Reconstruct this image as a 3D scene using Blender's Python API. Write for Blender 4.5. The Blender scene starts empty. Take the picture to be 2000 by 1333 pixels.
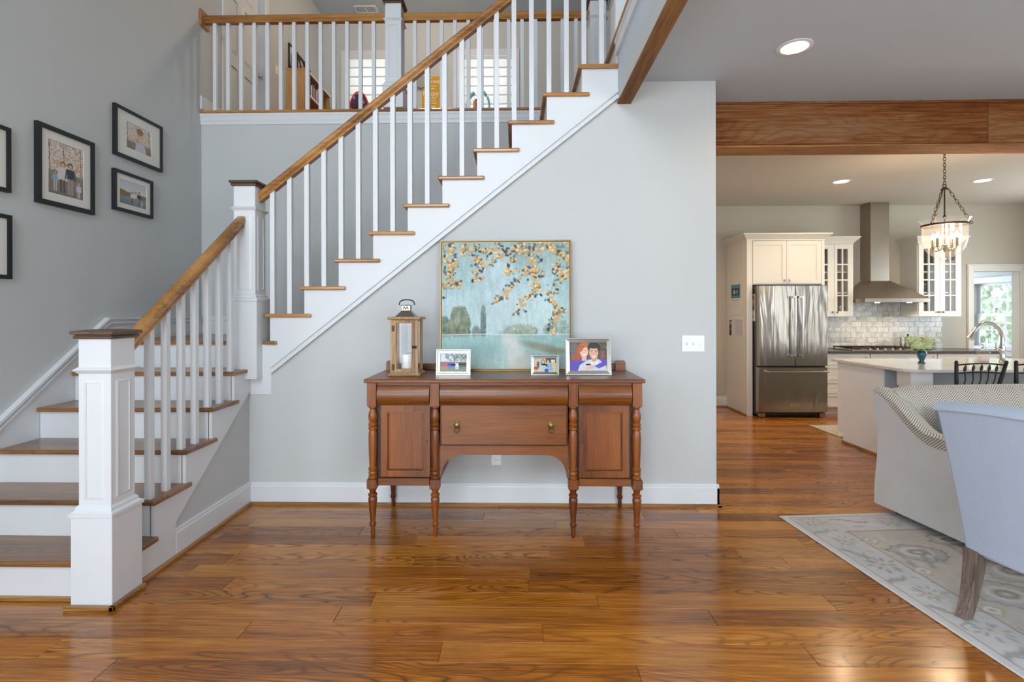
import bpy, bmesh, math, random
import numpy as np
from mathutils import Vector, Matrix
random.seed(7)
SC = bpy.context.scene
COL = SC.collection

# ------------------------------------------------------------------ camera
cam_d = bpy.data.cameras.new('camera')
cam_d.sensor_width = 36.0
cam_d.lens = 18.0                       # 1000 px focal length on a 2000 px frame
cam_d.shift_x = 13.0 / 2000.0
cam_d.shift_y = -(666.5 - 611.2) / 2000.0
cam_d.clip_end = 200
cam = bpy.data.objects.new('camera', cam_d)
COL.objects.link(cam)
cam.location = (0, 0, 1.3805)
cam.rotation_euler = (Matrix.Rotation(0.0194, 3, 'Z') @ Matrix.Rotation(math.pi / 2, 3, 'X') @ Matrix.Rotation(-0.002, 3, 'Z')).to_euler()
SC.camera = cam

# ------------------------------------------------------------------ exposure / world / daylight
vs = SC.view_settings
vs.view_transform = 'Standard'
vs.look = 'None'
vs.gamma = 1.0
vs.use_curve_mapping = False
vs.exposure = -0.1
cy = SC.cycles
cy.max_bounces = 7; cy.diffuse_bounces = 4; cy.glossy_bounces = 3; cy.transmission_bounces = 4; cy.transparent_max_bounces = 12
cy.sample_clamp_indirect = 6.0; cy.caustics_reflective = False; cy.caustics_refractive = False
world = bpy.data.worlds.new('sky')
SC.world = world
world.use_nodes = True
wn = world.node_tree.nodes
wn['Background'].inputs['Color'].default_value = (0.80, 0.90, 1.0, 1)
wn['Background'].inputs['Strength'].default_value = 4.0

def area(name, loc, rot, sx, sy, power, col):
    d = bpy.data.lights.new(name, 'AREA')
    d.shape = 'RECTANGLE'; d.size = sx; d.size_y = sy; d.energy = power; d.color = col
    o = bpy.data.objects.new(name, d); COL.objects.link(o)
    o.location = loc; o.rotation_euler = rot
    return o
DAY = (0.795, 0.91, 1.0)
RX = math.radians
# window daylight from behind the camera and the outer wall, plus two added lights
area('daylight_tall_window', (-1.2, -3.5, 4.5), (RX(90), 0, 0), 2.6, 2.0, 170, DAY)
area('daylight_entry_window', (-1.2, -3.5, 1.45), (RX(90), 0, 0), 2.6, 2.1, 95, DAY)
area('daylight_living_window', (3.6, -3.5, 1.45), (RX(90), 0, 0), 3.2, 1.9, 130, DAY)
area('daylight_side_window', (7.4, 0.6, 1.5), (RX(90), 0, RX(90)), 2.8, 1.8, 25, DAY)
area('added_hall_daylight', (-2.98, -1.7, 1.5), (RX(90), 0, RX(-90)), 2.2, 1.9, 85, DAY)  # unseen window light, added to brighten the sofa and island sides
area('daylight_kitchen_window', (7.4, 5.7, 1.7), (RX(90), 0, RX(90)), 1.2, 1.1, 55, DAY)
area('added_sunroom_light', (7.1, 10.0, 1.5), (RX(-90), 0, 0), 1.6, 1.5, 60, DAY)  # added light at a solid wall, brightens the dim sunroom

# ------------------------------------------------------------------ colour helpers
def lin(c):
    if isinstance(c, str):
        c = c.lstrip('#'); c = [int(c[i:i + 2], 16) for i in (0, 2, 4)]
    c = [x / 255.0 if max(c) > 1.001 else x for x in c]
    return tuple((x / 12.92 if x <= 0.04045 else ((x + 0.055) / 1.055) ** 2.4) for x in c)
def lin4(c): return lin(c) + (1.0,)

class NT:
    """small node-tree writer"""
    def __init__(s, name):
        s.m = bpy.data.materials.new(name); s.m.use_nodes = True
        s.t = s.m.node_tree; s.n = s.t.nodes; s.l = s.t.links
        s.b = s.n['Principled BSDF']
    def add(s, typ, **kw):
        nd = s.n.new(typ)
        for k, v in kw.items():
            if k.startswith('i_'):
                key = k[2:]; key = int(key) if key.isdigit() else key.replace('_', ' ')
                s.put(nd.inputs[key], v)
            else: setattr(nd, k, v)
        return nd
    def put(s, sock, v):
        if isinstance(v, bpy.types.NodeSocket): s.l.new(v, sock)
        else: sock.default_value = v
    def set(s, **kw):
        for k, v in kw.items(): s.put(s.b.inputs[k.replace('_', ' ')], v)
    def math(s, op, a, b=0.0, c=None):
        nd = s.n.new('ShaderNodeMath'); nd.operation = op
        s.put(nd.inputs[0], a); s.put(nd.inputs[1], b)
        if c is not None: s.put(nd.inputs[2], c)
        return nd.outputs[0]
    def vmath(s, op, a, b):
        nd = s.n.new('ShaderNodeVectorMath'); nd.operation = op
        s.put(nd.inputs[0], a); s.put(nd.inputs[1], b); return nd.outputs[0]
    def ramp(s, fac, stops):
        nd = s.n.new('ShaderNodeValToRGB'); cr = nd.color_ramp
        while len(cr.elements) < len(stops): cr.elements.new(0.5)
        for e, (p, c) in zip(cr.elements, stops): e.position = p; e.color = c if len(c) == 4 else tuple(c) + (1,)
        s.put(nd.inputs[0], fac); return nd.outputs[0]
    def noise(s, vec, scale, detail=3.0, rough=0.5, dist=0.0):
        nd = s.n.new('ShaderNodeTexNoise')
        s.put(nd.inputs['Vector'], vec); nd.inputs['Scale'].default_value = scale
        nd.inputs['Detail'].default_value = detail; nd.inputs['Roughness'].default_value = rough
        nd.inputs['Distortion'].default_value = dist
        return nd.outputs['Fac']
    def mix(s, fac, a, b, typ='MIX'):
        nd = s.n.new('ShaderNodeMix'); nd.data_type = 'RGBA'; nd.blend_type = typ
        s.put(nd.inputs[0], fac); s.put(nd.inputs[6], a); s.put(nd.inputs[7], b); return nd.outputs[2]
    def pos(s): return s.n.new('ShaderNodeNewGeometry').outputs['Position']
    def obj(s): return s.n.new('ShaderNodeTexCoord').outputs['Object']
    def rnd(s): return s.n.new('ShaderNodeObjectInfo').outputs['Random']
    def bump(s, h, strength=0.2, dist=0.01):
        nd = s.n.new('ShaderNodeBump'); nd.inputs['Strength'].default_value = strength
        nd.inputs['Distance'].default_value = dist; s.put(nd.inputs['Height'], h)
        s.l.new(nd.outputs[0], s.b.inputs['Normal'])

def mat(name, col, rough=0.5, metal=0.0, var=0.05, vscale=6.0, bump=0.0, bscale=200.0, coat=0.0, spec=0.5, sheen=0.0):
    t = NT(name); c = lin4(col)
    n = t.noise(t.pos(), vscale, 3)
    lo = tuple(x * (1 - var) for x in c[:3]) + (1,); hi = tuple(min(1, x * (1 + var)) for x in c[:3]) + (1,)
    t.set(Base_Color=t.ramp(n, [(0.3, lo), (0.7, hi)]), Roughness=rough, Metallic=metal)
    t.b.inputs['Specular IOR Level'].default_value = spec
    t.b.inputs['Coat Weight'].default_value = coat
    t.b.inputs['Sheen Weight'].default_value = sheen
    if bump: t.bump(t.noise(t.pos(), bscale, 2), bump, 0.003)
    return t.m

def wood(name, dark, mid, light, axis='x', scale=5.0, stretch=9.0, rough=0.35, coat=0.0, rings=22.0, ringw=0.35, rvar=0.3, knots=0.0, bump=0.05, local=False, coatr=0.1, spec=0.5, streak=0.75, kscale=2.0):
    """stained timber: slow tone drift, fine pores along the grain, thin cathedral lines in patches, a few knots"""
    t = NT(name)
    p = t.obj() if local else t.pos()
    r = t.rnd()
    off = t.add('ShaderNodeCombineXYZ', i_0=t.math('MULTIPLY', r, 53.0), i_1=t.math('MULTIPLY', r, 31.0), i_2=t.math('MULTIPLY', r, 17.0)).outputs[0]
    v = t.vmath('ADD', p, off)
    def st(k): return t.vmath('MULTIPLY', v, {'x': (k, 1, 1), 'y': (1, k, 1), 'z': (1, 1, k)}[axis])
    v1 = st(1 / stretch)
    n1 = t.noise(v1, scale, 1.5, 0.45, 0.3)
    n3 = t.noise(v1, scale * 0.6, 2.0)
    fib = t.noise(st(0.025), 210.0, 3.0, 0.6)
    strk = t.noise(st(0.05), 55.0, 3.0, 0.55)
    f = t.math('ADD', 0.5, t.math('MULTIPLY', t.math('SUBTRACT', fib, 0.5), 0.9))
    f = t.math('ADD', f, t.math('MULTIPLY', t.math('SUBTRACT', strk, 0.5), streak))
    f = t.math('ADD', f, t.math('MULTIPLY', t.math('SUBTRACT', n3, 0.5), 1.1))
    colr = t.ramp(f, [(0.25, lin4(dark)), (0.5, lin4(mid)), (0.78, lin4(light))])
    ring = t.math('PINGPONG', t.math('MULTIPLY', n1, rings), 0.5)
    ring = t.math('POWER', t.math('MULTIPLY', ring, 2.0), 3.5)
    mask = t.ramp(t.noise(v1, scale * 0.35, 1.0), [(0.42, (0.1, 0.1, 0.1)), (0.6, (1, 1, 1))])
    ring = t.math('MULTIPLY', t.math('MULTIPLY', ring, mask), t.math('MULTIPLY', strk, 2.0 * ringw))
    dk = tuple(x * 0.45 for x in lin(dark)) + (1,)
    colr = t.mix(ring, colr, dk)
    if knots:
        vo = t.add('ShaderNodeTexVoronoi'); vo.inputs['Scale'].default_value = kscale
        t.put(vo.inputs['Vector'], st(0.5))
        k = t.math('ADD', vo.outputs['Distance'], t.math('MULTIPLY', t.noise(v, 30.0, 2), 0.05))
        colr = t.mix(t.ramp(k, [(0.04, (knots, knots, knots)), (0.075, (knots * .25,) * 3), (0.16, (0, 0, 0))]), colr, dk)
    hs = t.add('ShaderNodeHueSaturation')
    t.put(hs.inputs['Value'], t.math('ADD', t.math('MULTIPLY', r, rvar), 1 - rvar / 2)); t.put(hs.inputs['Color'], colr)
    t.set(Base_Color=hs.outputs[0], Roughness=rough)
    t.b.inputs['Coat Weight'].default_value = coat
    t.b.inputs['Coat Roughness'].default_value = coatr
    t.b.inputs['Specular IOR Level'].default_value = spec
    if bump: t.bump(fib, bump, 0.002)
    return t.m

def glass(name, tint=(1, 1, 1), gloss=0.06, rough=0.02, ior=1.35, haze=0.0):
    t = NT(name)
    tr = t.add('ShaderNodeBsdfTransparent'); tr.inputs[0].default_value = tuple(tint) + (1,)
    gl = t.add('ShaderNodeBsdfGlossy'); gl.inputs['Roughness'].default_value = rough
    fr = t.add('ShaderNodeFresnel'); fr.inputs[0].default_value = ior
    mx = t.add('ShaderNodeMixShader')
    front = t.math('SUBTRACT', 1.0, t.n.new('ShaderNodeNewGeometry').outputs['Backfacing'])
    t.put(mx.inputs[0], t.math('MULTIPLY', t.math('MULTIPLY', t.math('ADD', fr.outputs[0], gloss), 0.9), front))
    t.l.new(tr.outputs[0], mx.inputs[1]); t.l.new(gl.outputs[0], mx.inputs[2])
    out = mx
    if haze:                       # diffuse share put in so the glass picks up a lamp glow
        tl = t.add('ShaderNodeBsdfTranslucent'); df = t.add('ShaderNodeBsdfDiffuse'); m1 = t.add('ShaderNodeMixShader'); m2 = t.add('ShaderNodeMixShader')
        t.l.new(tl.outputs[0], m1.inputs[1]); t.l.new(df.outputs[0], m1.inputs[2]); m2.inputs[0].default_value = haze
        t.l.new(mx.outputs[0], m2.inputs[1]); t.l.new(m1.outputs[0], m2.inputs[2]); out = m2
    t.l.new(out.outputs[0], t.n['Material Output'].inputs[0])
    return t.m

def glow(name, col, strength):
    t = NT(name); t.set(Base_Color=lin4(col)); t.b.inputs['Emission Color'].default_value = lin4(col)
    t.b.inputs['Emission Strength'].default_value = strength
    t.set(Roughness=0.4); return t.m

def print_mat(name, rough=0.5, coat=0.0):
    t = NT(name)
    a = t.add('ShaderNodeVertexColor'); a.layer_name = 'ink'
    t.set(Base_Color=a.outputs[0], Roughness=rough); t.b.inputs['Coat Weight'].default_value = coat
    return t.m

# ------------------------------------------------------------------ mesh builder
OFF = {}
class B:
    def __init__(s): s.v = []; s.f = []; s.mi = []; s.cur = 0
    def _add(s, vs_, fs):
        n = len(s.v); s.v += [tuple(map(float, p)) for p in vs_]
        for f in fs: s.f.append(tuple(n + i for i in f)); s.mi.append(s.cur)
        return s
    def box(s, x0, x1, y0, y1, z0, z1, c=0.0):
        if x1 < x0: x0, x1 = x1, x0
        if y1 < y0: y0, y1 = y1, y0
        if z1 < z0: z0, z1 = z1, z0
        if c <= 0:
            return s._add([(x, y, z) for x in (x0, x1) for y in (y0, y1) for z in (z0, z1)],
                          [(0, 1, 3, 2), (4, 6, 7, 5), (0, 4, 5, 1), (2, 3, 7, 6), (0, 2, 6, 4), (1, 5, 7, 3)])
        c = min(c, (x1 - x0) * .49, (y1 - y0) * .49, (z1 - z0) * .49)
        V = []; idx = {}
        for i, x in enumerate((x0, x1)):
            for j, y in enumerate((y0, y1)):
                for k, z in enumerate((z0, z1)):
                    dx = c if i == 0 else -c; dy = c if j == 0 else -c; dz = c if k == 0 else -c
                    idx[i, j, k, 0] = len(V); V.append((x, y + dy, z + dz))
                    idx[i, j, k, 1] = len(V); V.append((x + dx, y, z + dz))
                    idx[i, j, k, 2] = len(V); V.append((x + dx, y + dy, z))
        F = []
        for i in (0, 1): F.append([idx[i, j, k, 0] for j, k in ((0, 0), (0, 1), (1, 1), (1, 0))])
        for j in (0, 1): F.append([idx[i, j, k, 1] for i, k in ((0, 0), (1, 0), (1, 1), (0, 1))])
        for k in (0, 1): F.append([idx[i, j, k, 2] for i, j in ((0, 0), (0, 1), (1, 1), (1, 0))])
        for i in (0, 1):
            for j in (0, 1): F.append([idx[i, j, 0, 0], idx[i, j, 1, 0], idx[i, j, 1, 1], idx[i, j, 0, 1]])
            for k in (0, 1): F.append([idx[i, 0, k, 0], idx[i, 1, k, 0], idx[i, 1, k, 2], idx[i, 0, k, 2]])
        for j in (0, 1):
            for k in (0, 1): F.append([idx[0, j, k, 1], idx[1, j, k, 1], idx[1, j, k, 2], idx[0, j, k, 2]])
        for i in (0, 1):
            for j in (0, 1):
                for k in (0, 1): F.append([idx[i, j, k, 0], idx[i, j, k, 1], idx[i, j, k, 2]])
        return s._add(V, F)
    def prism(s, pts, axis, a, b):
        n = len(pts)
        def P(p, t):
            return {'x': (t, p[0], p[1]), 'y': (p[0], t, p[1]), 'z': (p[0], p[1], t)}[axis]
        V = [P(p, a) for p in pts] + [P(p, b) for p in pts]
        return s._add(V, [tuple(range(n)), tuple(range(2 * n - 1, n - 1, -1))] + [(i, (i + 1) % n, n + (i + 1) % n, n + i) for i in range(n)])
    def frustum(s, r0, z0, r1, z1):
        (a0, a1, b0, b1), (c0, c1, d0, d1) = r0, r1
        V = [(a0, b0, z0), (a1, b0, z0), (a1, b1, z0), (a0, b1, z0), (c0, d0, z1), (c1, d0, z1), (c1, d1, z1), (c0, d1, z1)]
        return s._add(V, [(3, 2, 1, 0), (4, 5, 6, 7), (0, 1, 5, 4), (1, 2, 6, 5), (2, 3, 7, 6), (3, 0, 4, 7)])
    def lathe(s, prof, cx=0, cy=0, z=0, n=20, cap=True, close=False):
        V = []
        for r, h in prof:
            for i in range(n):
                a = 2 * math.pi * i / n; V.append((cx + r * math.cos(a), cy + r * math.sin(a), z + h))
        F = []
        m = len(prof)
        for j in range(m - 1):
            for i in range(n): F.append((j * n + i, j * n + (i + 1) % n, (j + 1) * n + (i + 1) % n, (j + 1) * n + i))
        if close:
            j = m - 1
            for i in range(n): F.append((j * n + i, j * n + (i + 1) % n, (i + 1) % n, i))
        elif cap:
            F.append(tuple(range(n - 1, -1, -1))); F.append(tuple((m - 1) * n + i for i in range(n)))
        return s._add(V, F)
    def tube(s, pts, r, n=8, closed=False, cap=True):
        pts = [Vector(p) for p in pts]; m = len(pts); V = []; up = None
        for i, p in enumerate(pts):
            if closed: d = pts[(i + 1) % m] - pts[i - 1]
            else: d = pts[min(i + 1, m - 1)] - pts[max(i - 1, 0)]
            d.normalize()
            if up is None:
                up = Vector((0, 0, 1)) if abs(d.z) < .9 else Vector((1, 0, 0))
            a = d.cross(up)
            if a.length < 1e-6: a = d.cross(Vector((0, 1, 0)))
            a.normalize(); b = a.cross(d); up = b
            rr = r[i] if isinstance(r, (list, tuple)) else r
            for k in range(n):
                t = 2 * math.pi * k / n; V.append(p + a * (rr * math.cos(t)) + b * (rr * math.sin(t)))
        F = []
        for i in range(m if closed else m - 1):
            j = (i + 1) % m
            for k in range(n): F.append((i * n + k, i * n + (k + 1) % n, j * n + (k + 1) % n, j * n + k))
        if not closed and cap:
            F.append(tuple(range(n - 1, -1, -1))); F.append(tuple((m - 1) * n + k for k in range(n)))
        return s._add(V, F)
    def ball(s, c, r, n=14, m=8):
        if not isinstance(r, (tuple, list)): r = (r, r, r)
        V = [(c[0], c[1], c[2] - r[2])]
        for j in range(1, m):
            t = math.pi * j / m - math.pi / 2
            for i in range(n):
                a = 2 * math.pi * i / n
                V.append((c[0] + r[0] * math.cos(t) * math.cos(a), c[1] + r[1] * math.cos(t) * math.sin(a), c[2] + r[2] * math.sin(t)))
        V.append((c[0], c[1], c[2] + r[2])); L = len(V) - 1
        F = [(0, 1 + (i + 1) % n, 1 + i) for i in range(n)]
        for j in range(m - 2):
            for i in range(n): F.append((1 + j * n + i, 1 + j * n + (i + 1) % n, 1 + (j + 1) * n + (i + 1) % n, 1 + (j + 1) * n + i))
        F += [(1 + (m - 2) * n + i, 1 + (m - 2) * n + (i + 1) % n, L) for i in range(n)]
        return s._add(V, F)
    def grid(s, rows, wrap=False):
        """rows: list of equal-length point lists"""
        m = len(rows); n = len(rows[0]); V = [p for r in rows for p in r]; F = []
        for j in range(m - 1):
            for i in range(n if wrap else n - 1):
                k = (i + 1) % n; F.append((j * n + i, j * n + k, (j + 1) * n + k, (j + 1) * n + i))
        return s._add(V, F)
    def loft(s, rows):
        """closed loops joined in order, both ends capped"""
        m = len(rows); n = len(rows[0]); V = [p for r in rows for p in r]; F = []
        for j in range(m - 1):
            for i in range(n): F.append((j * n + i, j * n + (i + 1) % n, (j + 1) * n + (i + 1) % n, (j + 1) * n + i))
        F.append(tuple(range(n - 1, -1, -1))); F.append(tuple((m - 1) * n + i for i in range(n)))
        return s._add(V, F)
    def holed(s, axis, a, b, u, v, holes):
        """wall slab with rectangular openings: axis of its normal, faces at a and b, u/v ranges, holes (u0,u1,v0,v1)"""
        us = sorted(set([u[0], u[1]] + [h[0] for h in holes] + [h[1] for h in holes]))
        vv = sorted(set([v[0], v[1]] + [h[2] for h in holes] + [h[3] for h in holes]))
        us = [x for x in us if u[0] <= x <= u[1]]; vv = [x for x in vv if v[0] <= x <= v[1]]
        def P(x, y, t): return {'x': (t, x, y), 'y': (x, t, y), 'z': (x, y, t)}[axis]
        nu, nv = len(us), len(vv)
        def solid(i, j):
            if i < 0 or j < 0 or i >= nu - 1 or j >= nv - 1: return False
            cx = (us[i] + us[i + 1]) / 2; cy = (vv[j] + vv[j + 1]) / 2
            return not any(h[0] < cx < h[1] and h[2] < cy < h[3] for h in holes)
        V = [P(x, y, t) for t in (a, b) for y in vv for x in us]
        I = lambda i, j, k: k * nu * nv + j * nu + i
        F = []
        for j in range(nv - 1):
            for i in range(nu - 1):
                if not solid(i, j): continue
                F.append((I(i, j, 0), I(i + 1, j, 0), I(i + 1, j + 1, 0), I(i, j + 1, 0)))
                F.append((I(i, j, 1), I(i, j + 1, 1), I(i + 1, j + 1, 1), I(i + 1, j, 1)))
                if not solid(i - 1, j): F.append((I(i, j, 0), I(i, j + 1, 0), I(i, j + 1, 1), I(i, j, 1)))
                if not solid(i + 1, j): F.append((I(i + 1, j, 0), I(i + 1, j, 1), I(i + 1, j + 1, 1), I(i + 1, j + 1, 0)))
                if not solid(i, j - 1): F.append((I(i, j, 0), I(i, j, 1), I(i + 1, j, 1), I(i + 1, j, 0)))
                if not solid(i, j + 1): F.append((I(i, j + 1, 0), I(i + 1, j + 1, 0), I(i + 1, j + 1, 1), I(i, j + 1, 1)))
        return s._add(V, F)
    def frame(s, x0, x1, z0, z1, y0, y1, w, c=0.0):
        """rectangular picture-frame ring in the xz plane, mitred"""
        xs = [(x0, z0), (x1, z0), (x1, z1), (x0, z1)]; xi = [(x0 + w, z0 + w), (x1 - w, z0 + w), (x1 - w, z1 - w), (x0 + w, z1 - w)]
        V = [(x, y0 + c, z) for x, z in xs] + [(x, y0, z) for x, z in xi] + [(x, y1, z) for x, z in xs] + [(x, y1, z) for x, z in xi]
        F = []
        for i in range(4):
            j = (i + 1) % 4
            F += [(i, j, 4 + j, 4 + i), (8 + i, 12 + i, 12 + j, 8 + j), (i, 8 + i, 8 + j, j), (4 + i, 4 + j, 12 + j, 12 + i)]
        return s._add(V, F)
    def xf(s, fn, start=0):
        s.v = s.v[:start] + [tuple(fn(Vector(p))) for p in s.v[start:]]; return s
    def build(s, name, mats, parent=None, smooth=None, kind=None, label=None, bevel=0.0, subsurf=0):
        off = OFF.get(parent.name, Vector((0, 0, 0))) if parent else Vector((0, 0, 0))
        me = bpy.data.meshes.new(name)
        me.from_pydata([tuple(Vector(p) - off) for p in s.v], [], s.f)
        if not isinstance(mats, (list, tuple)): mats = [mats]
        for m in mats: me.materials.append(m)
        if len(mats) > 1: me.polygons.foreach_set('material_index', s.mi)
        bm = bmesh.new(); bm.from_mesh(me); bmesh.ops.recalc_face_normals(bm, faces=bm.faces[:]); bm.to_mesh(me); bm.free()
        if smooth is not None:
            me.polygons.foreach_set('use_smooth', [True] * len(me.polygons)); me.set_sharp_from_angle(angle=math.radians(smooth))
        me.update()
        o = bpy.data.objects.new(name, me); COL.objects.link(o)
        if parent:
            o.parent = parent; OFF[o.name] = off
        else: OFF[o.name] = Vector((0, 0, 0))
        if kind: o['kind'] = kind
        if label: o['label'] = label
        if bevel:
            md = o.modifiers.new('edge', 'BEVEL'); md.width = bevel; md.segments = 3; md.limit_method = 'ANGLE'; md.angle_limit = math.radians(40)
        if subsurf:
            md = o.modifiers.new('soft', 'SUBSURF'); md.levels = subsurf; md.render_levels = subsurf
        return o

def tag(o, label, cat, group=None, kind=None):
    o['label'] = label; o['category'] = cat
    if group: o['group'] = group
    if kind: o['kind'] = kind
    return o
def thing(name, label, cat, loc=(0, 0, 0), rz=0.0, group=None, kind=None, local=False):
    o = bpy.data.objects.new(name, None); COL.objects.link(o); o.empty_display_size = 0.1
    o.location = loc; o.rotation_euler = (0, 0, rz)
    OFF[o.name] = Vector((0, 0, 0)) if local else Vector(loc)
    return tag(o, label, cat, group, kind)
def struct(name, b, m, label=None, parent=None, smooth=None):
    o = b.build(name, m, parent, smooth)
    if parent is None:
        o['kind'] = 'structure'
        if label: o['label'] = label
    return o
def dup(root, delta=(0, 0, 0), rz=None, label=None, group=None):
    def cp(o, parent):
        c = o.copy(); COL.objects.link(c); c.parent = parent
        for ch in [k for k in o.children]: cp(ch, c)
        return c
    c = cp(root, None); c.location = root.location + Vector(delta)
    if rz is not None: c.rotation_euler = (0, 0, rz)
    if label: c['label'] = label
    if group: c['group'] = group
    return c
def lettering(name, body, size, loc, m, parent, rot=(math.pi / 2, 0, 0), depth=0.0005, align='CENTER'):
    cu = bpy.data.curves.new(name, 'FONT'); cu.body = body; cu.size = size; cu.align_x = align; cu.align_y = 'CENTER'
    cu.extrude = depth; cu.materials.append(m)
    tmp = bpy.data.objects.new('lettering_curve', cu); COL.objects.link(tmp)
    dg = bpy.context.evaluated_depsgraph_get()
    me = bpy.data.meshes.new_from_object(tmp.evaluated_get(dg))
    bpy.data.objects.remove(tmp)
    o = bpy.data.objects.new(name, me); COL.objects.link(o)
    if not me.materials: me.materials.append(m)
    off = OFF.get(parent.name, Vector((0, 0, 0)))
    o.parent = parent; o.location = Vector(loc) - off; o.rotation_euler = rot
    o['kind'] = 'stuff'
    return o

# ------------------------------------------------------------------ flat prints drawn cell by cell
class Pic:
    """an h x w colour field in display colours; coordinates 0..1 across, 0..asp down"""
    def __init__(s, w, h, col=(200, 200, 200)):
        s.w, s.h = w, h; s.a = np.zeros((h, w, 3)); s.a[:] = np.array(col) / 255.0
        s.X, s.Y = np.meshgrid((np.arange(w) + .5) / w, (np.arange(h) + .5) / h)
        s.asp = h / w; s.rs = np.random.RandomState(3)
    def blend(s, mask, col):
        c = np.array(col) / 255.0; m = np.clip(mask, 0, 1)[..., None]; s.a = s.a * (1 - m) + c * m; return s
    def vgrad(s, y0, y1, c0, c1, x0=0, x1=1):
        t = np.clip((s.Y - y0) / (y1 - y0), 0, 1)[..., None]
        col = np.array(c0) / 255. * (1 - t) + np.array(c1) / 255. * t
        m = ((s.Y >= y0) & (s.Y <= y1) & (s.X >= x0) & (s.X <= x1))[..., None]
        s.a = np.where(m, col, s.a); return s
    def win(s, x0, x1, y0, y1):
        a = max(0, int(x0 * s.w) - 1); b = min(s.w, int(x1 * s.w) + 2); c = max(0, int(y0 * s.h) - 1); d = min(s.h, int(y1 * s.h) + 2)
        return (slice(c, d), slice(a, b)) if b > a and d > c else None
    def put(s, w, mask, col):
        c = np.array(col) / 255.0; m = np.clip(mask, 0, 1)[..., None]; s.a[w] = s.a[w] * (1 - m) + c * m; return s
    def ell(s, cx, cy, rx, ry, col, alpha=1.0, soft=0.15, ang=0.0):
        ry = ry * s.asp; R_ = max(rx, ry) * (1 + soft)
        w = s.win(cx - R_, cx + R_, cy - R_ / s.asp, cy + R_ / s.asp)
        if w is None: return s
        dx, dy = s.X[w] - cx, (s.Y[w] - cy) * s.asp
        ca, sa = math.cos(ang), math.sin(ang); u = dx * ca + dy * sa; v = -dx * sa + dy * ca
        d = np.sqrt((u / rx) ** 2 + (v / ry) ** 2); return s.put(w, np.clip((1 - d) / soft + .5, 0, 1) * alpha, col)
    def rect(s, x0, x1, y0, y1, col, alpha=1.0):
        return s.blend(((s.X >= x0) & (s.X <= x1) & (s.Y >= y0) & (s.Y <= y1)) * alpha, col)
    def poly(s, pts, col, alpha=1.0):
        w = s.win(min(p[0] for p in pts), max(p[0] for p in pts), min(p[1] for p in pts), max(p[1] for p in pts))
        if w is None: return s
        X, Y = s.X[w], s.Y[w]; m = np.zeros(X.shape, bool); n = len(pts)
        for i in range(n):
            (x0, y0), (x1, y1) = pts[i], pts[(i + 1) % n]
            if y0 == y1: continue
            m ^= ((y0 > Y) != (y1 > Y)) & (X < (x1 - x0) * (Y - y0) / (y1 - y0) + x0)
        return s.put(w, m * alpha, col)
    def line(s, pts, wd, col, alpha=1.0):
        for (x0, y0), (x1, y1) in zip(pts[:-1], pts[1:]):
            w = s.win(min(x0, x1) - wd, max(x0, x1) + wd, min(y0, y1) - wd / s.asp, max(y0, y1) + wd / s.asp)
            if w is None: continue
            ax, ay = x0, y0 * s.asp; bx, by = x1, y1 * s.asp; L2 = (bx - ax) ** 2 + (by - ay) ** 2 + 1e-12
            px, py = s.X[w], s.Y[w] * s.asp; t = np.clip(((px - ax) * (bx - ax) + (py - ay) * (by - ay)) / L2, 0, 1)
            d = np.hypot(px - ax - t * (bx - ax), py - ay - t * (by - ay)); s.put(w, np.clip((wd - d) / (wd * .5 + 1e-9), 0, 1) * alpha, col)
        return s
    def field(s, cells, seed=0, xs=1.0):
        rs = np.random.RandomState(seed); n = max(2, int(cells)); m = max(2, int(cells * xs))
        g = rs.rand(n + 2, m + 2); fy = s.Y * n; fx = s.X * m; iy = fy.astype(int); ix = fx.astype(int); ty = fy - iy; tx = fx - ix
        ty = ty * ty * (3 - 2 * ty); tx = tx * tx * (3 - 2 * tx)
        return (g[iy, ix] * (1 - tx) + g[iy, ix + 1] * tx) * (1 - ty) + (g[iy + 1, ix] * (1 - tx) + g[iy + 1, ix + 1] * tx) * ty
    def mottle(s, cells, amp, seed=0, xs=1.0, mask=None):
        d = (s.field(cells, seed, xs) - .5) * 2 * amp
        if mask is not None: d = d * mask
        s.a = np.clip(s.a + d[..., None], 0, 1); return s
    def mesh(s, name, m, parent, fn):
        """fn(u,v)->world point, u across 0..1, v down 0..1"""
        off = OFF.get(parent.name, Vector((0, 0, 0)))
        w, h = s.w, s.h
        P00, P10, P01 = Vector(fn(0, 0)), Vector(fn(1, 0)), Vector(fn(0, 1))
        U, V = np.meshgrid(np.linspace(0, 1, w), np.linspace(0, 1, h))
        pts = np.array(P00 - off)[None, None] + U[..., None] * np.array(P10 - P00) + V[..., None] * np.array(P01 - P00)
        me = bpy.data.meshes.new(name)
        idx = np.arange(w * h).reshape(h, w)
        q = np.stack([idx[:-1, :-1], idx[1:, :-1], idx[1:, 1:], idx[:-1, 1:]], -1).reshape(-1, 4)
        me.vertices.add(w * h); me.vertices.foreach_set('co', pts.reshape(-1))
        me.loops.add(q.size); me.loops.foreach_set('vertex_index', q.reshape(-1))
        me.polygons.add(len(q)); me.polygons.foreach_set('loop_start', np.arange(0, q.size, 4)); me.polygons.foreach_set('loop_total', np.full(len(q), 4))
        me.update(calc_edges=True)
        a = np.clip(s.a, 0, 1); L = np.where(a <= .04045, a / 12.92, ((a + .055) / 1.055) ** 2.4)
        rgba = np.concatenate([L.reshape(-1, 3), np.ones((w * h, 1))], 1)
        at = me.color_attributes.new('ink', 'FLOAT_COLOR', 'POINT'); at.data.foreach_set('color', rgba.reshape(-1).astype(np.float32))
        me.materials.append(m)
        o = bpy.data.objects.new(name, me); COL.objects.link(o); o.parent = parent; OFF[o.name] = off
        return o

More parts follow.
